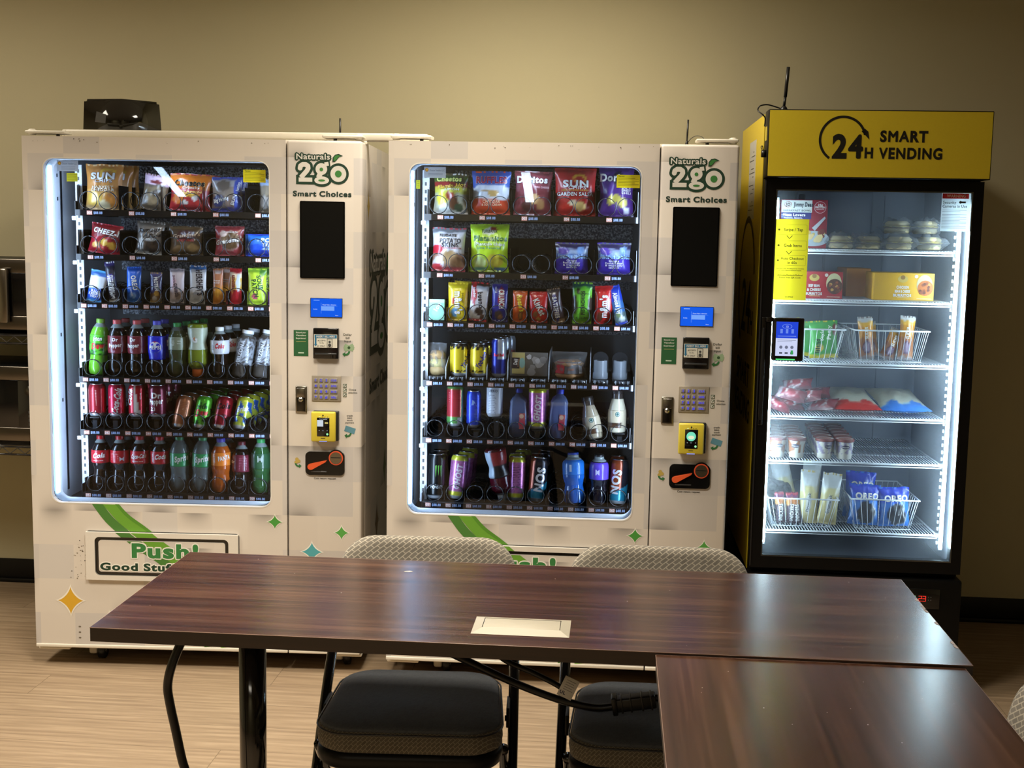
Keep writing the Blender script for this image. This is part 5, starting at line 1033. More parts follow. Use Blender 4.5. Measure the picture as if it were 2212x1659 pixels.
# ------------------------------------------------------------------ the glass-door cooler
YEL = (228, 206, 52)
def cooler():
    root = thing('cooler', 'tall black glass-door cooler with a yellow sign on top', 'cooler', F3(0, 0, 0), (0, 0, F3.a))
    c = MB()
    c.box(-.350, -.322, .09, .80, .40, 1.90, (9, 9, 10), 'blackpaint'); c.box(.322, .350, .09, .80, .40, 1.90, (9, 9, 10), 'blackpaint')
    c.box(-.322, .322, .09, .80, 1.72, 1.90, (9, 9, 10), 'blackpaint'); c.box(-.322, .322, .72, .80, .42, 1.72, (9, 9, 10), 'blackpaint'); c.box(-.322, .322, .09, .80, .40, .445, (9, 9, 10), 'blackpaint')
    c.build('cabinet', root)
    b = MB(); b.box(-.357, .357, .035, .80, .06, .405, (8, 8, 8), 'blackpaint', .008)
    for q in range(7): b.box(-.32, .32, .028, .036, .085 + q * .022, .095 + q * .022, (9, 9, 10), 'blackpaint', .002)
    bo = b.build('base_cabinet', root)
    for x in (-.30, .30):
        for y in (.10, .74): MB().lathe([(.02, 0), (.022, .008), (.012, .012), (.012, .06)], (20, 20, 20), n=14, cx=x, cy=y).build('foot', bo)
    t = MB(); t.box(.165, .285, .031, .036, .305, .375, (9, 9, 10), 'gloss', .002)
    for cx, ch in ((.2205, '2'), (.2335, '3')):
        seg = {'2': 'abged', '3': 'abgcd'}[ch]; w, h = .0048, .0085
        P = {'a': (-w, h, w, h), 'g': (-w, 0, w, 0), 'd': (-w, -h, w, -h), 'b': (w, 0, w, h), 'c': (w, -h, w, 0), 'e': (-w, -h, -w, 0)}
        for s_ in seg:
            x0, z0, x1, z1 = P[s_]; t.box(cx + x0 - .0009, cx + x1 + .0009, .0303, .0306, .341 + z0 - .0009, .341 + z1 + .0009, (255, 60, 46), 'screen')
    t.poly([(.2035 + a, .349 + z) for a, z in circle(.0017, 10)], .0303, (150, 255, 190), 'screen')
    for x in (.2475, .2555):
        for z in (.337, .347): t.poly([(x + a, z + q) for a, q in circle(.0016, 8)], .0303, (110, 110, 112))
    t.build('temperature_display', bo, label='small display with a red number')
    # liner, shelves and lamps
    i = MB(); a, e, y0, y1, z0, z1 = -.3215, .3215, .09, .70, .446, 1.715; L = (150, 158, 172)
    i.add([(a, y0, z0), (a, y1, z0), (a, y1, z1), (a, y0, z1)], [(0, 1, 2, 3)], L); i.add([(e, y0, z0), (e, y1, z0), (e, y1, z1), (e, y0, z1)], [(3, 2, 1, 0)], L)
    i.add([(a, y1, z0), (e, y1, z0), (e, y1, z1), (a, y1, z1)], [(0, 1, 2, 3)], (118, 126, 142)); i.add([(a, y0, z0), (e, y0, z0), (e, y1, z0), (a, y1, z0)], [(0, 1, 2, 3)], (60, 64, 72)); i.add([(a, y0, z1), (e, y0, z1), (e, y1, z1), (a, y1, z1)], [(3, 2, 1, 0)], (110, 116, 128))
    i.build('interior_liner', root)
    f = MB(); f.box(-.16, .12, .64, .695, 1.52, 1.712, (122, 130, 146), 'plastic', .006); f.box(-.155, -.13, .625, .64, 1.60, 1.70, (30, 32, 38), 'plastic', .006); f.box(-.045, -.035, .6965, .70, .48, 1.5, (104, 112, 128)); f.box(.175, .178, .6965, .70, .48, 1.7, (104, 112, 128)); f.build('evaporator_cover', root)
    for z in SH:
        s = MB(); w = (214, 220, 226)
        s.tube([(-.305, .14, z - .007), (.292, .14, z - .007)], .0035, w, 'plastic', 8); s.tube([(-.305, .66, z - .006), (.292, .66, z - .006)], .003, w, 'plastic', 6)
        s.tube([(-.305, .14, z - .016), (.292, .14, z - .016)], .002, w, 'plastic', 6)
        for x in (-.305, .292): s.tube([(x, .14, z - .006), (x, .66, z - .006)], .003, w, 'plastic', 6)
        for k in range(60): x = -.300 + k * .0099; s.tube([(x, .137, z - .0055), (x, .145, z - .0018), (x, .66, z - .0018)], .0016, w, 'plastic', 5)
        for y in (.3, .48): s.tube([(-.305, y, z - .005), (.292, y, z - .005)], .002, w, 'plastic', 6)
        for x in (-.312, .300): s.box(x - .008, x + .012 if x > 0 else x + .006, .16, .18, z - .02, z - .006, (190, 196, 204))
        s.build('wire_shelf', root)
    for x, nm in ((-.306, 0), (.290, 1)):
        l = MB(); l.box(x, x + .010, .098, .108, .50, 1.66, (218, 244, 255), 'ledfridge'); l.box(x - (.0 if nm else .004), x + .014, .108, .116, .49, 1.67, (206, 216, 220), 'plastic', .002)
        for k in range(48): z = .51 + k * .024; l.box(x - .008 if nm else x + .011, x - .002 if nm else x + .016, .112, .118, z, z + .011, (150, 160, 166), 'plastic')
        l.build('light_strip', root, label='white light strip inside the cooler')
    # door
    hole = rrect(-.3105, .315, .466, 1.692, .004)
    d = MB(); ring(d, (-.350, .350, .424, 1.727), hole, .045, .088, (7, 7, 8), 'blackpaint')
    d.box(-.350, -.345, .041, .05, .43, 1.722, (40, 40, 42), 'blackpaint', .001)
    do = d.build('door', root)
    g = MB(); g.prism(hole, .056, .062, (255, 255, 255), 'fridgeglass'); g.build('glass_pane', do)
    g = MB(); ring(g, (-.3125, .317, .464, 1.694), rrect(-.3085, .313, .469, 1.690, .004), .0435, .047, (120, 126, 132), 'chrome'); g.build('glazing_trim', do)
    h = MB(); h.box(-.3425, -.3265, .039, .047, .912, 1.275, (10, 10, 11), 'gloss', .003); h.box(-.339, -.331, .0375, .041, .93, 1.24, (30, 30, 31), 'blackpaint', .002); h.build('door_handle', do)
    h = MB(); h.box(-.3078, -.2044, .022, .045, 1.132, 1.275, (12, 12, 13), 'gloss', .006, 3); h.quad(-.2965, -.2255, 1.149, 1.262, .0215, (206, 214, 246), 'screen'); h.quad(-.2965, -.2255, 1.2075, 1.262, .0212, (38, 70, 214), 'screen')
    h.poly([(-.261 + x, 1.247 + z) for x, z in circle(1, 20, .016, .008)], .0209, (120, 150, 240), 'screen'); h.poly([(-.261 + x, 1.247 + z) for x, z in circle(1, 20, .0145, .0068)], .0206, (38, 70, 214), 'screen'); h.flat(')))', -.261, 1.247, .0203, (170, 190, 250), 'screen', height=.006)
    for x in (-.279, -.261, -.243): h.box(x - .004, x + .004, .0205, .0209, 1.224, 1.238, (110, 140, 236), 'screen'); h.poly([(x + a_, 1.178 + b_) for a_, b_ in circle(.0055, 8)], .0209, (110, 116, 140), 'screen'); h.quad(x - .005, x + .005, 1.156, 1.1615, .0209, (70, 74, 90), 'screen')
    h.quad(-.291, -.231, 1.214, 1.2155, .0209, (150, 176, 250), 'screen'); h.quad(-.291, -.231, 1.2005, 1.202, .0209, (130, 136, 160), 'screen'); h.quad(-.291, -.243, 1.196, 1.1972, .0209, (130, 136, 160), 'screen'); h.quad(-.2465, -.239, 1.1545, 1.168, .0206, (60, 160, 90), 'screen')
    h.box(-.294, -.232, .0212, .0222, 1.1355, 1.1395, (90, 240, 130), 'screen'); h.box(-.330, -.306, .03, .045, 1.26, 1.276, (12, 12, 13), 'gloss', .003); h.build('payment_tablet', do, label='black payment tablet with a lit screen')
    y = .0555; s = MB(); s.quad(-.3095, -.2005, 1.332, 1.598, y - .0004, (222, 204, 44), 'sticker'); q = y - .001; I = (62, 56, 20)
    for z, hh, lines, wd in ((1.5635, .0165, ('Swipe / Tap',), (.062,)), (1.512, .0155, ('Grab Items',), (.058,)), (1.4625, .0165, ('Auto Checkout', 'in 60s'), (.075, .03))):
        o_ = rrect(-.304, -.206, z - hh, z + hh, .004); i_ = rrect(-.3034, -.2066, z - hh + .0006, z + hh - .0006, .0036); n_ = len(o_)
        s.add([(p[0], q, p[1]) for p in o_ + i_], [(k, (k + 1) % n_, n_ + (k + 1) % n_, n_ + k) for k in range(n_)], (120, 108, 26), 'paper')
        for k, t_ in enumerate(lines): s.flat(t_, -.250, z + (.0068 - .0136 * k if len(lines) > 1 else 0), q, I, width=wd[k], height=.0092 if len(lines) < 2 else .008, wt='b')
        s.poly([(-.2965 + a_, z + b_) for a_, b_ in circle(.0035, 8)], q, (150, 136, 40))
    for z in (1.5385, 1.4875): s.add([(-.262 + a_, q, z + b_) for a_, b_ in ((-.010, .005), (-.0085, .0065), (0, -.003), (0, -.0055), (.010, .005), (.0085, .0065))], [(0, 3, 2, 1), (3, 4, 5, 2)], I, 'paper')
    for t_, z, w_, hh in (('Payment may be delayed by minutes', 1.436, .09, .0034), ('to hours due to network issues.', 1.430, .075, .0034), ('Activate/Restock/Refund', 1.4145, .082, .0048), ('Please Scan QR Code', 1.4065, .07, .0048), ('013463', 1.3425, .026, .0042)): s.flat(t_, -.2555, z, q, I, width=w_, height=hh)
    s.build('instruction_sticker', do, label='yellow instruction sticker')
    s = MB(); s.quad(.2205, .3125, 1.567, 1.6905, y - .0004, (206, 216, 222), 'sticker'); s.quad(.2225, .306, 1.6725, 1.689, q, (200, 44, 44), 'sticker'); s.flat('WARNING', .266, 1.681, q - .0004, W_, width=.06, height=.0092, wt='b')
    s.flat('Security', .246, 1.6605, q, (60, 70, 84), width=.042, height=.0085); s.flat('Cameras in Use', .263, 1.648, q, (60, 70, 84), width=.078, height=.0085); s.box(.280, .297, q - .0004, q, 1.658, 1.664, (50, 56, 64)); s.poly([(.280 + a_, 1.661 + b_) for a_, b_ in circle(.0045, 12)], q - .0006, (60, 66, 74))
    for k in range(13):
        if k != 2: s.quad(.2235, .2235 + .078 - .02 * ((k * 7) % 3 == 1), 1.635 - k * .0048, 1.6362 - k * .0048, q, (120, 130, 142))
    s.build('warning_sticker', do, label='white and red warning sticker')
    # sign
    s = MB(); s.box(-.352, .354, 0, .088, 1.731, 1.947, (12, 12, 12), 'blackpaint', .002); so = s.build('sign_box', root)
    s = MB(); s.box(-.3488, .3508, -.0012, .0005, 1.7345, 1.9438, YEL, 'plastic'); K = (16, 15, 10); cx, cz, r = -.1155, 1.853, .0715
    n_ = 44; A = [math.radians(236 - (236 - 12) * k / n_) for k in range(n_ + 1)]
    s.add([(cx + (r + d_) * cos(t), -.0016, cz + (r + d_) * sin(t)) for d_ in (-.004, .004) for t in A], [(k, n_ + 1 + k, n_ + 2 + k, k + 1) for k in range(n_)], K, 'paper')
    s.add([(-.0575, -.0016, 1.8795), (-.047, -.0016, 1.888), (-.036, -.0016, 1.879), (-.0315, -.0016, 1.8535)], [(3, 2, 1, 0)], K, 'paper')
    s.flat('24', -.0985, 1.831, -.0016, K, width=.098, height=.069, wt='x'); s.flat('H', -.031, 1.8115, -.0016, K, width=.027, height=.0305, wt='x'); s.flat('SMART', .0770, 1.8645, -.0016, K, width=.150, height=.0325, wt='x'); s.flat('VENDING', .1, 1.811, -.0016, K, width=.199, height=.0325, wt='x')
    s.build('sign_face', so, label='yellow sign reading 24H smart vending')
    # yellow side with its own print
    s = MB(); X = -.3525; s.box(X, -.3505, .105, .80, .09, 1.94, (222, 196, 44), 'plastic')
    s.box(X - .0006, X, .32, .52, 1.60, 1.875, (196, 194, 186), 'paper')
    for k in range(17):
        if k % 4: s.add([(X - .001, .50 - .05 * ((k * 5) % 3), 1.85 - k * .0145 + .0015), (X - .001, .34 + .03 * (k % 2), 1.85 - k * .0145 + .0015), (X - .001, .34 + .03 * (k % 2), 1.85 - k * .0145 - .0015), (X - .001, .50 - .05 * ((k * 5) % 3), 1.85 - k * .0145 - .0015)], [(0, 3, 2, 1)], (90, 88, 82), 'paper')
    sd = lambda a_, b_: (X - .0012, .46 - a_, b_); Ks = (60, 54, 14)
    V = [sd((.24 + d_) * cos(t), 1.36 + (.24 + d_) * sin(t)) for d_ in (-.012, .012) for t in A]
    s.add(V, [(k, n_ + 1 + k, n_ + 2 + k, k + 1) for k in range(n_)], Ks, 'paper')
    for t_, a_, b_, w_, hh in (('24', .02, 1.29, .28, .18), ('H', .21, 1.24, .07, .08), ('SMART', .0, 1.05, .42, .08), ('VENDING', .0, .93, .5, .08)): s.text(t_, lambda p, q_, a_=a_, b_=b_: sd(a_ + p, b_ + q_), Ks, 'paper', width=w_, height=hh, wt='b')
    s.build('side_panel', root, label='yellow printed side panel')
    s = MB(); s.tube([(-.352, .045, 1.808), (-.366, .045, 1.808)], .012, (16, 16, 16), 'plastic', 16); s.tube(spline([(-.362, .045, 1.815), (-.366, .06, 1.83), (-.358, .09, 1.835), (-.352, .11, 1.82)], 5), .0015, (20, 20, 20)); s.box(-.3535, -.3515, .03, .07, 1.85, 1.895, (206, 186, 60), 'paper'); s.build('sign_lock', root)
    return root
SH = [1.502, 1.332, 1.122, .938, .783, .540]
cooler()
def cput(x, y, z): return F3(x, y, z)
# stock of the cooler
def carton(name, desc, x, y, z, w, h, d, face, cat='frozen food box', rz=0, g='frozen food boxes in the cooler'):
    r = thing(name, desc, cat, cput(x, y, z), (0, 0, F3.a + rz), g); m = MB(); face(m, w, h, d); m.build('carton', r); return r
def jim(m, w, h, d):
    m.box(-w / 2, w / 2, 0, d, 0, h, (150, 26, 44), 'paper', .0015); y = -.0006
    m.quad(-w / 2, w * .16, h * .735, h * .985, y, (206, 210, 206)); m.quad(-w / 2, w * .15, h * .60, h * .735, y, (40, 44, 110)); m.flat('Jimmy Dean', -w * .03, h * .90, y - .0004, (40, 50, 60), width=w * .42, height=.0135, wt='x'); m.poly([(-w * .36 + a, h * .9 + b) for a, b in circle(1, 18, .0125, .010)], y - .0003, (150, 60, 60)); m.poly([(-w * .36 + a, h * .9 + b) for a, b in circle(1, 18, .0108, .0085)], y - .0006, (214, 214, 206)); m.flat('JD', -w * .36, h * .9, y - .0009, (60, 30, 34), height=.009, wt='x')
    m.flat('BREAKFAST BOWL', -w * .16, h * .775, y - .0004, (70, 76, 80), width=w * .6, height=.006, wt='b'); m.flat('Meat Lovers', -w * .22, h * .685, y - .0004, W_, width=w * .48, height=.0085, wt='x'); m.flat('Potatoes, Sausage,', -w * .24, h * .625, y - .0004, W_, width=w * .4, height=.005)
    m.poly([(w * .335 + a, h * .845 + b) for a, b in circle(.020, 24)], y, (226, 206, 206)); m.poly([(w * .335 + a, h * .845 + b) for a, b in circle(.0188, 24)], y - .0003, (150, 26, 44)); m.flat('23g', w * .335, h * .895, y - .0006, W_, height=.007, wt='x'); m.flat('PROTEIN', w * .335, h * .845, y - .0006, W_, width=.033, height=.006, wt='x'); m.quad(w * .25, w * .42, h * .80, h * .81, y - .0006, (226, 190, 190))
    m.poly([(w * .2 + a, h * .2 + b) for a, b in circle(1, 22, .055, .026)], y, (170, 180, 190))
    for k in range(22): blob(m, w * .2 + R.uniform(-.042, .042), h * .26 + R.uniform(-.022, .03), R.uniform(.006, .011), y - .0003 - k * .00004, R.choice(((206, 176, 90), (150, 90, 60), (120, 50, 40), (220, 196, 140))))
    m.poly([(w * .2 - .004, h * .42), (w * .2 + .006, h * .36), (w * .46, h * .62), (w * .44, h * .66)], y - .0012, (176, 180, 186))
carton('frozen_meal_box', 'tall red breakfast bowl box behind the yellow instruction sticker', -.197, .19, SH[0] + .001, .155, .163, .09, jim)
def burr(c1, name, c2):
    def f(m, w, h, d):
        m.box(-w / 2, w / 2, 0, d, 0, h, c1, 'paper', .0015); y = -.0006
        m.poly([(w * .34 + a, h * .58 + b) for a, b in circle(1, 22, .026, .034)], y, (206, 196, 150)); m.poly([(w * .355 + a, h * .46 + b) for a, b in circle(1, 22, .026, .026)], y - .0003, c2)
        for k in range(14): blob(m, w * .355 + R.uniform(-.017, .017), h * .46 + R.uniform(-.017, .017), .0055, y - .0006 - k * .00004, R.choice(((150, 80, 46), (190, 140, 70), (110, 60, 40))))
        m.poly([(-w * .02 + a, h * .78 + b) for a, b in circle(1, 18, .017, .012)], y, (206, 176, 90)); m.poly([(-w * .02 + a, h * .84 + b) for a, b in circle(.0075, 14)], y - .0003, (150, 110, 50)); m.poly([(w * .2 + a, h * .88 + b) for a, b in circle(.006, 12)], y, (226, 206, 196))
        for k, t in enumerate(name): m.flat(t, -w * .02, h * (.48 - .15 * k), y - .0004, W_, width=w * (.2 + .05 * k), height=.0085, wt='x')
        m.quad(-w * .1, w * .1, h * .09, h * .105, y - .0004, (236, 206, 150)); m.quad(w * .22, w * .46, h * .06, h * .075, y - .0004, (236, 216, 190))
    return f
carton('burrito_box', 'red burrito box on the second shelf of the cooler', -.150, .19, SH[1] + .001, .184, .091, .13, burr((176, 30, 40), ('BEEF BEAN', '& CHEESE', 'BURRITOS'), (84, 50, 36)))
carton('burrito_box', 'bright yellow burrito box on the second shelf of the cooler', .146, .19, SH[1] + .001, .200, .092, .16, burr((226, 172, 34), ('CHICKEN', 'BEAN & CHEESE', 'BURRITOS'), (196, 110, 50)), rz=-.03)
carton('burrito_box', 'brown side of a box behind the yellow burrito box', .035, .40, SH[1] + .001, .085, .100, .19, lambda m, w, h, d: m.box(-w / 2, w / 2, 0, d, 0, h, (196, 130, 50), 'paper', .0015))
def sand(desc, x, y, z, s=1., yolk=(206, 180, 90)):
    r = thing('breakfast_sandwich', desc, 'sandwich', cput(x, y, z), (0, 0, F3.a), 'clear-wrapped sandwiches in the cooler'); m = MB()
    for z0, z1, k, c in ((.002, .019, .042, (186, 168, 124)), (.019, .023, .043, (110, 84, 64)), (.023, .027, .046, yolk), (.027, .044, .041, (196, 176, 130))):
        m.lathe([(.0005, z0), (k * .92 * s, z0), (k * s, (z0 + z1) / 2), (k * (.75 if z1 > .04 else .95) * s, z1), (.0005, z1)], c, 'paper', n=20, rf=lambda a, q: 1 + .04 * sin(3 * a + z0 * 90))
    m.build('filled_muffin', r); m = MB()
    bag(m, .118 * s, .112, .054, [(0, (196, 200, 204))], seed=int(x * 500), mat='wrapclear', crinkle=.55, nx=18, nz=18, pinch=.0); m.v = [(p[0], p[2] - .056, max(.0004, .024 - p[1] + .006 * noise.noise(Vector((p[0] * 50, p[2] * 50, x * 9))))) for p in m.v]
    m.build('clear_wrap', r)
sand('wrapped muffin sandwich next to the tall red breakfast box', -.068, .205, SH[0] + .001); sand('wrapped muffin sandwich lying second from the breakfast box', .024, .215, SH[0] + .001); sand('wrapped muffin sandwich lying third from the breakfast box', .125, .20, SH[0] + .001); sand('wrapped muffin sandwich with yellow filling at the lit right end', .228, .21, SH[0] + .001, .95, (226, 190, 60))
sand('upper wrapped sandwich on the left of the two stacked', .123, .235, SH[0] + .0545); sand('upper wrapped sandwich with egg, right of the two stacked', .216, .235, SH[0] + .0545, 1., (226, 196, 90))
def basket(desc, x0, x1, y0, y1, z, h, t=.022):
    r = thing('wire_basket', desc, 'basket', cput((x0 + x1) / 2, (y0 + y1) / 2, z), (0, 0, F3.a), 'white wire baskets in the cooler'); m = MB(); w, d = (x1 - x0) / 2, (y1 - y0) / 2; c = (214, 220, 226)
    def loop(k, zz, rad): m.tube([(sx * (w - k), sy * (d - k), zz) for sx, sy in ((-1, -1), (1, -1), (1, 1), (-1, 1))], rad, c, 'plastic', 8, True)
    loop(0, h, .0028); loop(t, .0018, .0016); loop(t * .5, h * .5, .0012) if False else None
    n = 11
    for k in range(n):
        f = -1 + 2 * (k + .5) / n
        for sy in (-1, 1): m.tube([(f * w, sy * d, h), (f * (w - t), sy * (d - t), .0018)], .0011, c, 'plastic', 5)
        m.tube([(f * (w - t), -(d - t), .0018), (f * (w - t), d - t, .0018)], .0011, c, 'plastic', 5)
    for k in range(13):
        f = -1 + 2 * (k + .5) / 13
        for sx in (-1, 1): m.tube([(sx * w, f * d, h), (sx * (w - t), f * (d - t), .0018)], .0011, c, 'plastic', 5)
    m.build('wire_frame', r)
basket('white wire basket holding green packets, middle shelf', -.278, -.046, .155, .50, SH[2], .108); basket('white wire basket holding orange packets, middle shelf', -.015, .233, .155, .50, SH[2], .108, .02)
basket('white wire basket of ice cream bars and cones, bottom shelf', -.280, -.040, .155, .50, SH[5], .102); basket('white wire basket of blue bags, bottom shelf', .002, .232, .155, .50, SH[5], .108)
def cbag(name, desc, cat, x, y, z, w, h, t, stops, blobs=(), texts=(), rot=(0, 0, 0), g=None, **k):
    r = thing(name, desc, cat, cput(x, y, z), (math.radians(rot[0]), math.radians(rot[1]), F3.a + math.radians(rot[2])), g); m = MB(); bag(m, w, h, t, stops, blobs, texts, seed=int(abs(x * 900 + z * 77)), **k); m.build('packet', r); return r
GP = 'patty packets in the green basket'
cbag('patty_packet', 'yellow-topped green packet against the left edge of the middle shelf', 'frozen snack', -.215, .30, SH[2] + .006, .10, .128, .03, [(0, (206, 196, 60)), (.12, (60, 150, 60)), (.75, (90, 170, 60)), (.85, (196, 200, 60))], [], [('Patty', 0, .5, .6, .014, (30, 60, 30), dict(rot=88, wt='x'))], (-10, -6, 0), GP)
cbag('patty_packet', 'green packet behind the large lettered green packet', 'frozen snack', -.155, .27, SH[2] + .006, .085, .12, .028, [(0, (196, 190, 60)), (.1, (60, 150, 66)), (.9, (90, 176, 90))], [(.3, .8, .4, .08, (196, 60, 50))], [], (-8, 6, 0), GP)
cbag('patty_packet', 'large green packet lettered upward, in the middle-shelf basket', 'frozen snack', -.105, .215, SH[2] + .006, .098, .128, .03, [(0, (210, 196, 60)), (.10, (70, 160, 70)), (.9, (60, 150, 64))], [(-.35, .26, .3, .1, (226, 190, 70)), (.8, .75, .18, .18, (120, 44, 40))], [('island', -.45, .32, .5, .015, (30, 70, 34), dict(rot=86, wt='x')), ('Patty', .35, .68, .5, .013, (226, 236, 216), dict(rot=86, wt='x')), ('Style', -.15, .62, .42, .011, (226, 236, 216), dict(rot=86))], (-6, -3, 0), GP)
GO = 'orange packets in the middle basket'
for k, (x, y, rr, q, h_) in enumerate(((.040, .215, -4, 'wrapped orange roll at the left of the middle basket', .145), (.108, .235, 22, 'wrapped orange roll leaning in the centre of the middle basket', .11), (.168, .215, 3, 'wrapped orange roll at the right of the middle basket', .150), (.080, .33, -8, 'wrapped orange roll at the rear of the middle basket', .12))):
    cbag('snack_roll', q, 'frozen snack', x, y, SH[2] + .006, .052, h_, .036, [(0, (150, 140, 140)), (.08, (170, 110, 70)), (.5, (206, 140, 50)), (.78, (226, 170, 60)), (.88, (196, 196, 196))], [(0, .28, .55, .16, (96, 74, 100)), (0, .28, .42, .11, (150, 130, 150))], [('SLIDER', .0, .62, .8, .010, (226, 226, 214), dict(rot=88, wt='x'))], (-5, rr, 0), GO, nx=14)
GD = 'dark red packets on the fourth shelf'
for k, (x, y, z, a, rr, q) in enumerate(((-.270, .17, .0, 18, -12, 'dark red hot dog packet in the bottom left corner of its heap'), (-.225, .16, .036, 10, -20, 'dark red packet lying crosswise over the corner packet'), (-.215, .18, .0, 6, 10, 'dark red packet flat at the front of the heap'), (-.165, .17, .028, -14, -24, 'dark red packet in the middle of the heap, badge up'), (-.19, .23, .062, -8, -16, 'dark plum packet on top of the heap'), (-.115, .18, .0, -8, -30, 'pale wrapped packet at the right foot of the heap'), (-.12, .26, .03, -6, -10, 'dark red packet lying behind the heap'))):
    cbag('hot_dog_packet', q, 'frozen snack', x, y, SH[3] + .012 + z, .105, .062, .034, [(0, (96, 40, 50)), (.15, (130, 34, 46)), (.8, (100, 34, 46))], [(.0, .5, .42, .36, (206, 196, 196)), (.0, .5, .36, .3, (150, 36, 48)), (-.8, .5, .15, .5, (150, 140, 146))], [], (-58, a, rr), GD, nx=16, nz=14)
GB = 'large flat bags on the fourth shelf'
for x, c1, c2, q in ((.014, (196, 50, 44), (206, 120, 104), 'flat red-edged white bag on the fourth shelf'), (.180, (60, 120, 200), (150, 186, 210), 'flat blue-edged white bag on the fourth shelf')):
    cbag('frozen_bag', q, 'frozen food bag', x - .006, .158, SH[3] + .020, .168, .34, .05, [(0, c1), (.13, c2), (.16, (196, 194, 176)), (.75, (206, 200, 186))], [(-.5, .17, .24, .06, c1), (.5, .17, .24, .06, c1), (0, .5, .7, .14, (196, 190, 170))], [], (-84, 0, 0), GB, seal=.03)
def cup(desc, x, y, g, c):
    r = thing('ice_cream_cup', desc, 'ice cream cup', cput(x, y, SH[4] + .001), (0, 0, F3.a + R.uniform(-.4, .4)), g); m = MB()
    m.lathe([(.0225, .001), (.0235, 0)] + [(.0245 + .006 * q / 20, .002 + .06 * q / 20) for q in range(21)], lambda p: (206, 202, 192) if (p[2] < .018 or noise.noise(Vector((math.atan2(p[0], -p[1]) * 2.2, p[2] * 45, c))) < .0) else ((150, 96, 60) if c < 2 else (150, 140, 166)), 'paper', n=40); m.poly([(a, .043 + b) for a, b in circle(1, 18, .014, .0065)], 0, (60, 56, 84), 'paper', fn=lambda a, b: (.0296 * sin(a / .029), -.0296 * cos(a / .029), b)); m.text('Haagen', lambda a, b: (.0300 * sin(a / .029), -.0300 * cos(a / .029), .043 + b), W_, 'paper', width=.022, height=.0045, wt='b'); m.build('paper_cup', r)
    m = MB(); m.lathe([(.0305, .060), (.0322, .0605), (.0322, .069), (.0305, .070), (.0300, .0688), (.0005, .0688)], lambda p: (120, 60, 56) if math.hypot(p[0], p[1]) > .0301 else (206, 196, 190), 'paper', n=28); m.poly([(a, b) for a, b in circle(.022, 18)], 0, (176, 130, 120), fn=lambda a, b: (a, b, .0691)); m.build('cup_lid', r); return r
for col, (x, g, c, nr, nm) in enumerate(((-.256, 'chocolate ice cream cups', 1, 5, 'brown-patterned ice cream cup, outermost left file,'), (-.189, 'chocolate ice cream cups', 1.6, 5, 'brown-patterned ice cream cup, second file from left,'), (-.094, 'pale ice cream cups', 3, 6, 'pale ice cream cup, third file from left,'), (-.026, 'pale ice cream cups', 4, 6, 'pale ice cream cup, rightmost file,'))):
    r0 = cup(nm + ' front', x, .182, g, c)
    for k in range(1, nr): dup(r0, cput(x + .003 * k, .182 + .0665 * k, SH[4] + .001), (0, 0, F3.a + R.uniform(-.4, .4)), nm + ' ' + ('', 'second', 'third', 'fourth', 'fifth', 'sixth')[k] + ' from the front', g)
GI = 'ice cream bars in the bottom left basket'
for x, q, rr in ((-.226, 'dark chocolate bar packet standing nearest the left light strip', -6), (-.190, 'dark chocolate bar packet second from the left light strip', -4), (-.166, 'dark chocolate bar packet beside the cream cones', -12)):
    cbag('ice_cream_bar', q, 'ice cream', x, .205, SH[5] + .006, .034, .108, .024, [(0, (70, 50, 60)), (.55, (70, 44, 66)), (.6, (206, 150, 80)), (.8, (110, 50, 90)), (.92, (180, 60, 70))], [(.0, .7, .6, .08, (196, 120, 60))], [('SNICKERS', .0, .34, 1.8, .012, W_, dict(rot=84, wt='x', out=(40, 44, 120)))], (-5, rr, 0), GI, nx=12)
cbag('ice_cream_bar', 'crumpled black wrapper heaped above the chocolate bars', 'ice cream', -.222, .30, SH[5] + .07, .12, .075, .05, [(0, (40, 36, 40)), (.5, (60, 54, 60))], [], [], (-30, 12, 20), GI, crinkle=.5)
GC = 'cone packets in the bottom left basket'
for x, y, h_, rr, q in ((-.136, .21, .186, 2, 'cream cone packet standing left of the two front ones'), (-.072, .205, .180, 6, 'cream cone packet standing right of the two front ones'), (-.175, .33, .20, -14, 'pale cone packet leaning behind toward the left'), (-.115, .34, .20, 4, 'pale cone packet behind the two front cream ones')):
    cbag('ice_cream_cone', q, 'ice cream', x, y, SH[5] + .006, .066, h_, .04, [(0, (196, 180, 130)), (.1, (206, 194, 140)), (.6, (206, 204, 186)), (.72, (206, 212, 214))], [(.0, .62, .6, .1, (216, 206, 150)), (-.1, .38, .3, .2, (216, 218, 214))], [('Drumstick', -.1, .40, 1.0, .010, (70, 80, 96), dict(rot=86, wt='b'))], (-5, rr, 0), GC, nx=14, pinch=.02)
GR = 'blue bags in the bottom right basket'
for x, y, h_, rr, q in ((.056, .215, .142, 2, 'blue bag with a large dark biscuit, left of the front pair'), (.163, .210, .136, -3, 'blue bag with a large dark biscuit, right of the front pair'), (.060, .33, .165, 3, 'blue bag standing at the back left of its basket')):
    cbag('cookie_bag', q, 'cookie bag', x, y, SH[5] + .006, .108, h_, .05, [(0, (50, 110, 190)), (.4, (56, 120, 206)), (.62, (40, 90, 210)), (.8, (36, 60, 190))], [(.15, .3, .62, .3, (200, 206, 210)), (.1, .3, .6, .29, (34, 32, 36))], [('OREO', .1, .72, .74, .020, W_, dict(wt='x', out=(30, 50, 150)))], (-5, rr, 0), GR)
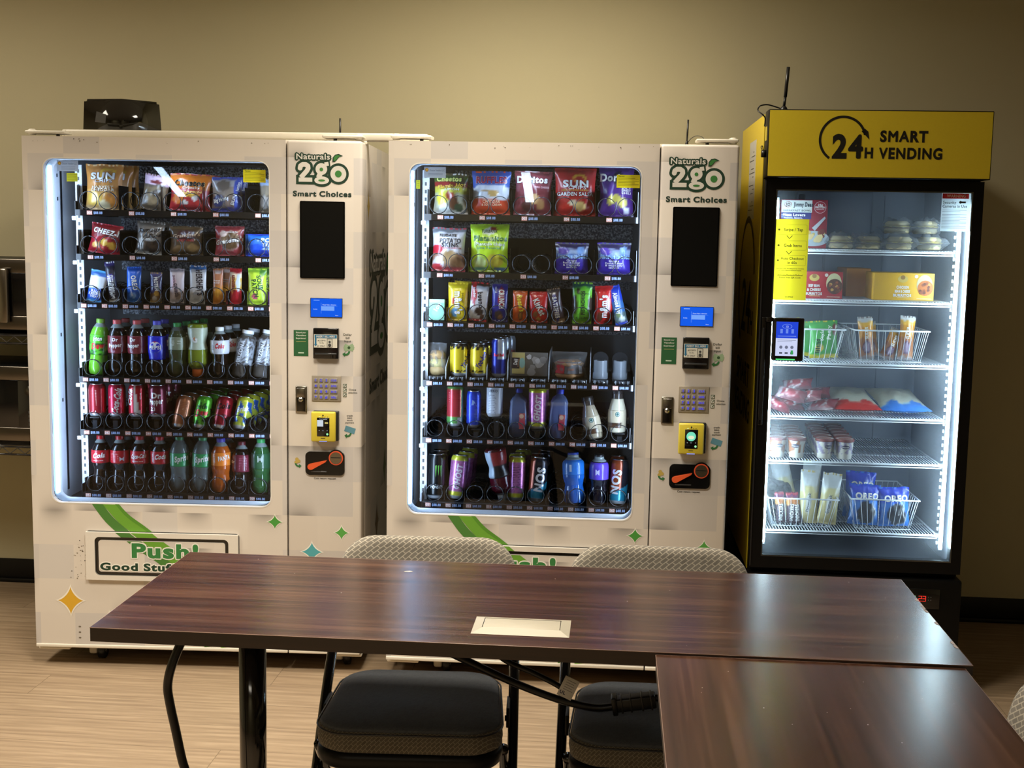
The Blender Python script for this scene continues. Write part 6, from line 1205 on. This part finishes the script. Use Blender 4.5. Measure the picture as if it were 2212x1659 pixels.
# ------------------------------------------------------------------ things on top of the machines
def M1w(x, y, z): return F1(x, y, z)
r = thing('power_brick', 'glossy black box on top of the left vending machine', 'box', F1(0, 0, 1.8355), (0, 0, F1.a))
m = MB(); P = [(-.490, .32), (-.332, .285), (-.212, .40), (-.36, .47)]; T_ = [(-.484, .325), (-.330, .292), (-.222, .40), (-.36, .46)]
V = [(a, b, 0) for a, b in P] + [(a, b, .150) for a, b in T_]; m.add(V, [(0, 1, 5, 4), (1, 2, 6, 5), (2, 3, 7, 6), (3, 0, 4, 7), (4, 5, 6, 7), (3, 2, 1, 0)], (10, 10, 10), 'gloss')
bm = bmesh.new(); bm.from_mesh(m.mesh('tmp')); bmesh.ops.bevel(bm, geom=bm.edges[:], offset=.009, segments=3, affect='EDGES'); bm.verts.index_update()
m = MB(); m.add([tuple(v.co) for v in bm.verts], [tuple(v.index for v in f.verts) for f in bm.faces], (10, 10, 10), 'gloss', True); bm.free(); m.build('glossy_case', r)
m = MB(); k = .075; q = lambda s, z: (-.490 + .158 * s, .32 - .035 * s - .0008 + .0062 * z / .15, z)
m.add([q(.36, .068), q(.62, .064), q(.64, .094), q(.40, .106)], [(0, 1, 2, 3)], (60, 58, 54), 'paper'); m.build('paper_sticker', r)
r['category'] = 'black box'; r.name = 'equipment_box'
m = MB(); ang = math.atan2(F2(-.43, .14, 0)[1] - F1(-.48, .13, 0)[1], F2(-.43, .14, 0)[0] - F1(-.48, .13, 0)[0])
a, b = F1(-.488, .155, 1.8365), F2(-.46, .155, 1.8365); L = math.hypot(b[0] - a[0], b[1] - a[1])
r = thing('cover_rail', 'long cream rail lying across the tops of both vending machines', 'rail', a, (0, 0, math.atan2(b[1] - a[1], b[0] - a[0])))
m.box(.012, L, -.02, .02, 0, .027, CRM, 'plastic', .006); m.build('rail_body', r)
m = MB(); m.tube([(0, 0, .0145), (.013, 0, .0145)], .0135, (226, 220, 204), 'plastic', 16); m.tube([(-.003, 0, .0145), (0, 0, .0145)], .006, (180, 172, 150), 'chrome', 12); m.build('end_cap', r)
def antenna(desc, p, h, rad, tilt, parts):
    r = thing('antenna', desc, 'antenna', p, (0, 0, 0)); t = MB(); c = (18, 17, 16)
    t.tube([(0, 0, .012), (tilt * .4, 0, h * .45), (tilt, 0, h)], [rad * .8, rad, rad * .9], c, 'plastic', 10); t.build('rod', r)
    b = MB(); b.lathe([(rad * 2.2, 0), (rad * 2.2, .006), (rad * 1.3, .014), (rad, .02)], c, n=16); b.build('base', r)
    return r
antenna('thin black antenna on the left vending machine', F1(.462, .21, 1.836), .085, .0035, 0, 0)
r = antenna('thin black antenna on the right vending machine', F2(.413, .2, 1.836), .09, .0034, .002, 0)
m = MB(); m.tube(spline([(.0, .0, .008), (.012, 0, .026), (.03, -.01, .036), (.052, -.02, .03), (.066, -.03, .006), (.068, -.05, .001)], 6), .0013, (60, 56, 44), 'plastic', 6); m.build('antenna_wire', r)
r = thing('antenna', 'tall black antenna with a looped cable on the yellow-topped cooler', 'antenna', F3(-.298, .06, 1.947)); c = (15, 15, 15)
m = MB(); m.tube([(0, 0, .012), (.003, 0, .045)], .0045, c, 'plastic', 12); m.tube([(.003, 0, .045), (.009, 0, .14)], [.0058, .0056], c, 'plastic', 12); m.build('rod', r)
m = MB(); m.lathe([(.013, 0), (.013, .004), (.009, .012), (.005, .016)], c, n=18); m.build('base', r)
m = MB(); m.tube(spline([(-.006, 0, .006), (-.03, 0, .014), (-.055, -.005, .019), (-.078, -.01, .014), (-.084, -.01, .0), (-.070, -.02, -.014), (-.0595, -.005, -.024), (-.0595, 0, -.05)], 8), .0022, c, 'plastic', 8); m.build('cable', r)

# ------------------------------------------------------------------ tables
def tabletop(mb, x0, x1, y0, y1, z0, z1, mat):
    mb.box(x0, x1, y0, y1, z1 - .0015, z1, (90, 60, 45), mat); mb.box(x0 + .0002, x1 - .0002, y0 + .0002, y1 - .0002, z0, z1 - .0015, (60, 40, 30), 'tableedge')
    for a, b in (((x0, y0), (x1, y0)), ((x1, y0), (x1, y1)), ((x1, y1), (x0, y1)), ((x0, y1), (x0, y0))): mb.tube([(a[0], a[1], z1 - .0008), (b[0], b[1], z1 - .0008)], .0010, (128, 104, 90), 'plastic', 6)
r = thing('conference_table', 'dark walnut table standing crosswise before the vending machines', 'table', (.508, -2.4175, 0), (0, 0, .0028))
m = MB(); tabletop(m, -.8605, .8605, -.297, .297, .711, .74, 'tabletop')
m.poly([(-.30 + a, .199 + b) for a, b in ((-.010, -.003), (.004, -.005), (.012, .001), (.003, .006), (-.006, .003))], 0, (196, 184, 170), 'paper', fn=lambda a, b: (a, b, .7404))
for k in range(22): x, y = R.uniform(-.8, .8), R.uniform(-.26, .27); m.poly([(x + a, y + b) for a, b in circle(R.uniform(.0005, .0011), 5)], 0, (206, 200, 190), 'paper', fn=lambda a, b: (a, b, .7403))
for k in range(7):
    y = R.uniform(-.2, .2); m.poly([(.8595 + a, y + b) for a, b in ((-.004, -.01), (.001, -.014), (.001, .012), (-.006, .004))], 0, (150, 140, 136), 'paper', fn=lambda a, b: (a, b, .7404))
m.build('tabletop', r)
for x in (-.617, .617):
    m = MB(); m.tube([(x, 0, .02), (x, 0, .70)], .030, (13, 13, 14), 'gloss', 28); m.box(x - .12, x + .12, -.12, .12, .703, .711, (14, 14, 14), 'blackpaint'); m.build('column_leg', r)
    m = MB(); m.box(x - .03, x + .03, -.27, .27, .0, .03, (13, 13, 14), 'blackpaint', .008); m.box(x - .27, x + .27, -.03, .03, .0, .028, (13, 13, 14), 'blackpaint', .008); m.build('foot_cross', r)
r = thing('conference_table', 'dark walnut table running toward the viewer at right', 'table', (1.0635, -3.46, 0), (0, 0, 0))
m = MB(); tabletop(m, -.2905, .2905, -.745, .745, .706, .735, 'sidetop')
for k in range(16): x, y = R.uniform(-.25, .26), R.uniform(.1, .7); m.poly([(x + a, y + b) for a, b in circle(R.uniform(.0005, .0011), 5)], 0, (206, 196, 186), 'paper', fn=lambda a, b: (a, b, .7353))
m.build('tabletop', r)
for y in (-.56, .06):
    m = MB(); m.tube([(0, y, .02), (0, y, .70)], .030, (13, 13, 14), 'gloss', 28); m.box(-.12, .12, y - .12, y + .12, .698, .706, (14, 14, 14), 'blackpaint'); m.build('column_leg', r)
    m = MB(); m.box(-.25, .25, y - .03, y + .03, 0, .03, (13, 13, 14), 'blackpaint', .008); m.box(-.03, .03, y - .25, y + .25, 0, .028, (13, 13, 14), 'blackpaint', .008); m.build('foot_cross', r)
r = thing('power_box', 'cream power outlet lid set into the walnut tabletop', 'power outlet lid', (.505, -2.598, .7402))
m = MB(); o_ = (-.0985, .0985, -.056, .056); Vo = [(-.0985, -.056, .0005), (.0985, -.056, .0005), (.0985, .056, .0005), (-.0985, .056, .0005)]; Vi = [(-.079, -.029, .006), (.079, -.029, .006), (.079, .033, .006), (-.079, .033, .006)]
m.add(Vo + Vi, [(0, 1, 5, 4), (1, 2, 6, 5), (2, 3, 7, 6), (3, 0, 4, 7)], (160, 153, 136)); m.add([(x, y, 0) for x, y, _ in Vo] + Vo, [(0, 1, 5, 4), (1, 2, 6, 5), (2, 3, 7, 6), (3, 0, 4, 7)], (154, 147, 130)); m.add([(x, y, z - .002) for x, y, z in Vi] + Vi, [(0, 4, 5, 1), (1, 5, 6, 2), (2, 6, 7, 3), (3, 7, 4, 0), (0, 1, 2, 3)], (50, 46, 40)); m.build('rim', r)
m = MB(); m.box(-.0778, .0778, -.0278, .0318, .0042, .0058, (164, 157, 140), 'plastic', .0006); m.build('flip_cover', r)

# ------------------------------------------------------------------ padded folding chairs
def loft(mb, loops, mat, cap=True, col=(90, 90, 90)):
    n = len(loops[0]); V = [p for l in loops for p in l]; F = []
    for j in range(len(loops) - 1):
        for k in range(n): q = (k + 1) % n; F.append((j * n + k, j * n + q, (j + 1) * n + q, (j + 1) * n + k))
    if cap: F.append(tuple(range(n))[::-1]); F.append(tuple(range((len(loops) - 1) * n, len(loops) * n)))
    mb.add(V, F, col, mat, True)
def chair():
    r = thing('folding_chair', '', 'chair')
    def outline(k, z, crown=0, grow=0):
        out = []
        for x, y in rrect(-.203 - grow, .203 + grow, -.195 - grow, .185 + grow, .075, 7):
            x *= 1 - .10 * max(0, (y + .0)) / .185 if y > 0 else 1
            out.append((x * k, y * k, z))
        return out
    m = MB()
    L = [outline(.96, .412), outline(1.0, .418), outline(1.012, .435), outline(1.005, .452), outline(.985, .462)]; loft(m, L, 'bordercloth', False)
    L = [outline(.985, .462), outline(.965, .4675), outline(.90, .4725), outline(.75, .476), outline(.5, .477), outline(.2, .4765), outline(.02, .4765)]; loft(m, L, 'seatcloth'); 
    so = m.build('seat_cushion', r)
    m = MB(); m.tube([p for p in outline(1.012, .458)], .0022, (44, 44, 44), 'plastic', 6, True); m.build('seam_piping', so)
    m = MB(); loft(m, [outline(.97, .375), outline(1.0, .382), outline(1.015, .398), outline(1.0, .412), outline(.9, .414)], 'blackpaint', col=(13, 13, 13)); m.build('seat_pan', r)
    m = MB(); Lp = []
    R0 = rrect(-.222, .222, -.115, .112, .085, 8)
    for t, k in ((-.017, .80), (-.0155, .92), (-.009, .985), (0, 1.0), (.009, .985), (.0145, .92), (.016, .80)):
        Lp.append([(x * k, .275 + .20 * (z * k) + t - .16 * (1 - (x * k / .222) ** 2) * -.12, .660 + z * k) for x, z in R0])
    loft(m, Lp, 'backcloth'); m.build('backrest', r, label='grey woven backrest')
    for s in (-1, 1):
        m = MB(); m.tube(spline([(s * .188, .300, .69), (s * .200, .285, .62), (s * .219, .245, .565), (s * .224, .12, .46), (s * .226, -.10, .22), (s * .228, -.275, .012)], 6), .0125, (13, 13, 14), 'gloss', 14); m.build('front_leg', r)
        m = MB(); m.tube(spline([(s * .207, -.10, .395), (s * .207, .02, .27), (s * .207, .255, .012)], 6), .0115, (13, 13, 14), 'gloss', 12); m.build('rear_leg', r)
        m = MB(); m.tube([(s * .222, .06, .40), (s * .205, .06, .40)], .007, (20, 20, 20), 'chrome', 10); m.box(s * .213 - .004, s * .213 + .004, .02, .10, .392, .44, (14, 14, 14), 'blackpaint', .002); m.build('hinge', r)
        m = MB(); m.tube([(s * .222, -.02, .305), (s * .207, -.02, .305)], .008, (18, 18, 18), 'chrome', 10); m.build('pivot_bolt', r)
        for y in (-.275, .255): m = MB(); m.tube([(s * (.228 if y < 0 else .207), y, 0), (s * (.228 if y < 0 else .207), y, .02)], .016, (10, 10, 10), 'plastic', 12); m.build('foot_cap', r)
    m = MB(); m.tube(spline([(-.205, .05, .225), (-.195, .038, .25), (-.165, .03, .256), (0, .03, .258), (.165, .03, .256), (.195, .038, .25), (.205, .05, .225)], 6), .0105, (15, 15, 15), 'gloss', 12); m.build('cross_bar', r)
    m = MB(); m.tube([(-.226, -.20, .10), (.226, -.20, .10)], .008, (14, 14, 14), 'gloss', 10); m.build('stretcher', r)
    return r
c0 = chair(); c0.location = (.243, -2.312, 0); c0.rotation_euler = (0, 0, .06); c0['group'] = 'padded folding chairs'; c0['label'] = 'padded folding chair behind the table, left of the power cord plug'
dup(c0, (.806, -2.325, 0), (0, 0, .012), 'padded folding chair behind the table, under the dangling cord plug')
dup(c0, (1.15, -3.01, 0), (0, 0, -PI / 2 + .02), 'padded folding chair cut off at the lower right edge of the view')

# ------------------------------------------------------------------ cords under the table
def cord(name, desc, pts, rad, cat='cord', c=(13, 13, 14)):
    r = tag(MB().tube(spline(pts, 8), rad, c, 'plastic', 10).build(name), desc, cat); return r
cord('power_cable', 'thick black cable dropping from the tabletop to the floor at left', [(-.20, -2.50, .708), (-.222, -2.53, .672), (-.245, -2.55, .61), (-.256, -2.55, .5624), (-.2518, -2.55, .5214), (-.2395, -2.55, .46), (-.2272, -2.55, .398), (-.2150, -2.55, .35), (-.195, -2.54, .2), (-.16, -2.52, .06), (-.10, -2.47, .011), (.05, -2.40, .0105)], .0098)
cord('power_cable', 'black cord sagging under the table edge beside the round leg', [(-.04, -2.50, .705), (.0, -2.50, .672), (.06, -2.50, .662), (.12, -2.50, .668), (.17, -2.50, .690), (.2, -2.50, .708)], .0075)
r = thing('extension_cord', 'black cord with a connector and white tag hanging under the table', 'cord', (0, 0, 0))
m = MB().tube(spline([(.22, -2.52, .708), (.29, -2.47, .655), (.3461, -2.42, .612), (.4656, -2.40, .5523), (.55, -2.40, .522), (.6102, -2.40, .5062), (.66, -2.40, .499), (.70, -2.40, .5045)], 8), .0085, (13, 13, 14), 'plastic', 10); m.tube(spline([(.40, -2.5, .70), (.4492, -2.41, .6068), (.52, -2.40, .572), (.58, -2.40, .542), (.60, -2.40, .515)], 8), .0065, (14, 14, 15), 'plastic', 10); m.tube(spline([(.787, -2.40, .528), (.83, -2.40, .54), (.9, -2.42, .62), (.95, -2.46, .70)], 8), .008, (13, 13, 14), 'plastic', 10); m.build('cable', r)
m = MB(); m.box(-.045, .045, -.017, .017, -.015, .015, (26, 26, 27), 'plastic', .004)
for x in (-.03, -.01, .015, .035): m.box(x - .002, x + .002, -.0185, .0185, -.0165, .0165, (40, 40, 42), 'plastic', .001)
m.box(-.052, -.040, -.02, .02, -.02, .02, (22, 22, 23), 'plastic', .003); o = m.build('connector', r, (.745, -2.40, .517)); o.rotation_euler = (0, -.17, 0)
m = MB(); m.box(-.017, .017, -.0006, .0006, -.024, .024, (206, 204, 198), 'paper', .0004); m.flat('UL', -.007, -.014, -.0009, (60, 60, 90), height=.007, wt='x')
for k in range(5): m.quad(-.010, .012 - .003 * (k % 2), .016 - k * .0055, .0172 - k * .0055, -.0009, (120, 120, 120))
o = m.build('paper_tag', r, (.597, -2.412, .546), 'white printed tag'); o.rotation_euler = (0, .42, 0)

# ------------------------------------------------------------------ microwaves on a wire rack, at the far left
RX0, RX1, RY0, RY1 = -2.14, -1.415, -.50, -.045
r = thing('wire_rack', 'black wire shelf rack standing left of the vending machines', 'shelf rack', ((RX0 + RX1) / 2, (RY0 + RY1) / 2, 0)); w, d = (RX1 - RX0) / 2, (RY1 - RY0) / 2
for sx in (-1, 1):
    for sy in (-1, 1): m = MB(); m.tube([(sx * (w - .014), sy * (d - .014), 0), (sx * (w - .014), sy * (d - .014), 1.55)], .0125, (24, 24, 25), 'gloss', 14); m.build('post', r)
for z in (.655, 1.085):
    m = MB(); c = (30, 30, 32)
    for zz in (z, z + .03):
        m.tube([(-w, -d, zz), (w, -d, zz), (w, d, zz), (-w, d, zz)], .004, c, 'gloss', 8, True)
    for sy in (-1, 1): m.tube([(-w + .03 * k, sy * d, z + (.003 if k % 2 else .027)) for k in range(int(2 * w / .03) + 1)], .0025, (70, 68, 64), 'gloss', 6)
    for k in range(28): y = -d + .016 + k * (2 * d - .03) / 27; m.tube([(-w, y, z + .034), (w, y, z + .034)], .002, c, 'gloss', 5)
    m.build('wire_shelf', r)
def microwave(desc, z, h, knob):
    r = thing('microwave', desc, 'microwave', (-1.76, -.475, z), (0, 0, 0), 'microwaves on the wire rack'); S = (118, 112, 104)
    m = MB(); m.box(-.26, .26, .0, .37, 0, h, (20, 20, 21), 'blackpaint', .004); m.build('housing', r)
    m = MB(); m.box(-.26, .262, -.02, 0, h - .052, h, S, 'chrome', .002); m.box(-.26, .262, -.02, 0, .004, .056, S, 'chrome', .002); m.box(-.26, .22 if knob else .262, -.018, 0, .056, h - .052, (10, 11, 14), 'gloss', .001); m.build('door', r)
    m = MB()
    if not knob:
        m.box(.112, .150, -.052, -.03, .03, h - .035, (132, 126, 116), 'chrome', .006); m.box(.120, .142, -.032, -.019, .05, .07, S, 'chrome'); m.box(.120, .142, -.032, -.019, h - .075, h - .055, S, 'chrome'); m.build('door_handle', r, label='brushed steel handle')
    else:
        m.box(.165, .262, -.0195, 0, .056, h - .052, (14, 14, 15), 'gloss', .001); m.tube([(.215, -.02, h - .09), (.215, -.032, h - .09)], .019, (96, 94, 90), 'chrome', 20)
        for k in range(4): m.box(.205, .225, -.0215, -.0195, .065 + k * .016, .075 + k * .016, (60, 60, 60))
        m.build('control_panel', r)
    for x in (-.2, .2):
        for y in (.05, .32): m = MB(); m.tube([(x, y, -.012), (x, y, .002)], .012, (16, 16, 16), 'plastic', 10); m.build('foot', r)
microwave('upper steel and black microwave on the wire rack', 1.133, .272, False)
microwave('lower black microwave with steel bands on the wire rack', .703, .292, True)

# ------------------------------------------------------------------ room
X0, X1, Y0, H = -3.6, 3.6, -7.4, 2.75
m = MB(); m.box(X0, X1, Y0, .1, -.05, 0, (160, 140, 110), 'floor'); struct('floor', m)
m = MB(); m.box(X0, X1, 0, .1, 0, H, (180, 160, 120), 'wall'); struct('wall_back', m)
m = MB(); m.box(X0 - .1, X0, Y0, .1, 0, H, (180, 160, 120), 'wall'); struct('wall_left', m)
m = MB(); m.box(X1, X1 + .1, Y0, .1, 0, H, (180, 160, 120), 'wall'); struct('wall_right', m)
m = MB(); m.box(X0, X1, Y0 - .1, Y0, 0, H, (180, 160, 120), 'wall'); struct('wall_front', m)
m = MB(); m.box(X0, X1, Y0, .1, H, H + .1, (200, 198, 190), 'ceiling'); struct('ceiling', m)
m = MB(); m.box(X0, X1, -.006, 0, 0, .1023, (16, 15, 14), 'base', .002); m.box(X0, X1, -.018, -.006, 0, .018, (16, 15, 14), 'base', .005); struct('baseboard_back', m)

# ------------------------------------------------------------------ light and camera
def area(name, loc, sx, sy, power, color, spread=180, target=None):
    l = bpy.data.lights.new(name, 'AREA'); l.shape = 'RECTANGLE'; l.size = sx; l.size_y = sy; l.energy = power; l.color = color; l.spread = math.radians(spread)
    o = bpy.data.objects.new(name, l); COL.objects.link(o); o.location = loc
    if target: o.rotation_euler = (Vector(target) - Vector(loc)).to_track_quat('-Z', 'Y').to_euler()
    return o
WARM = (1.0, .90, .74)
area('ceiling_lamp', (.3, -1.2, 2.72), .6, .6, 29, WARM, 164)
area('ceiling_lamp', (-2.05, -1.2, 2.72), .6, .6, 16, WARM, 164)
area('ceiling_lamp', (-.1, -2.5, 2.72), .6, .6, 50, WARM, 130)
area('ceiling_lamp', (-2.0, -2.5, 2.72), .6, .6, 34, WARM, 130)
area('ceiling_lamp', (-.6, -6.7, 2.72), 1.8, .6, 26, WARM, 150)  # added fill behind the camera, brightens what the glass reflects
COOL = (.55, .73, 1.0)
for F, e in ((F1, 1.0), (F2, 1.0)):     # unseen area lights added at the door frames to brighten the stock
    for x, tx, p in ((-.486, .1, 2.1), (.256, -.5, 4.4)):
        area('door_fill', F(x, .075, 1.17), .03, 1.12, p * e, COOL, 170, F(tx, .36, 1.17))
    area('door_fill', F(-.47, .062, 1.17), .03, 1.12, .8 * e, COOL, 175, F(-.505, .20, 1.17))  # second light beside the left strip, added to brighten the inner wall
    area('door_fill', F(-.12, .075, 1.752), .03, .7, 2.0 * e, COOL, 170, F(-.12, .35, .9))  # unseen top light, added to brighten the goods
for x, tx in ((-.296, .2), (.286, -.2)): area('cooler_lamp', F3(x, .122, 1.08), .02, 1.15, 2.6, (.66, .85, 1.0), 175, F3(tx, .45, 1.08))
wd = bpy.data.worlds.new('room_air'); SC.world = wd; wd.use_nodes = True; bg = wd.node_tree.nodes['Background']; bg.inputs[0].default_value = (*lin((120, 110, 96)), 1); bg.inputs[1].default_value = .02

cd = bpy.data.cameras.new('camera'); cam = bpy.data.objects.new('camera', cd); COL.objects.link(cam); SC.camera = cam
cd.sensor_fit = 'HORIZONTAL'; cd.sensor_width = 36; cd.lens = 2680.35 / 2212 * 36; cd.clip_start = .05
yw, pt, rl = .0809, .1212, .0178
Fw = Vector((-sin(yw) * cos(pt), cos(yw) * cos(pt), -sin(pt))); Rt = Vector((cos(yw), sin(yw), 0)); Up = Rt.cross(Fw)
R2 = Rt * cos(rl) + Up * sin(rl); U2 = -Rt * sin(rl) + Up * cos(rl)
mt = Matrix((R2, U2, -Fw)).transposed().to_4x4(); mt.translation = Vector((.6742, -5.0415, 1.5369)); cam.matrix_world = mt

v = SC.view_settings; v.view_transform = 'Standard'; v.look = 'None'; v.exposure = 0; v.gamma = 1; v.use_curve_mapping = False
cy = SC.cycles; cy.max_bounces = 8; cy.diffuse_bounces = 4; cy.glossy_bounces = 4; cy.transmission_bounces = 4; cy.transparent_max_bounces = 24
cy.caustics_reflective = False; cy.caustics_refractive = False; cy.sample_clamp_indirect = 4
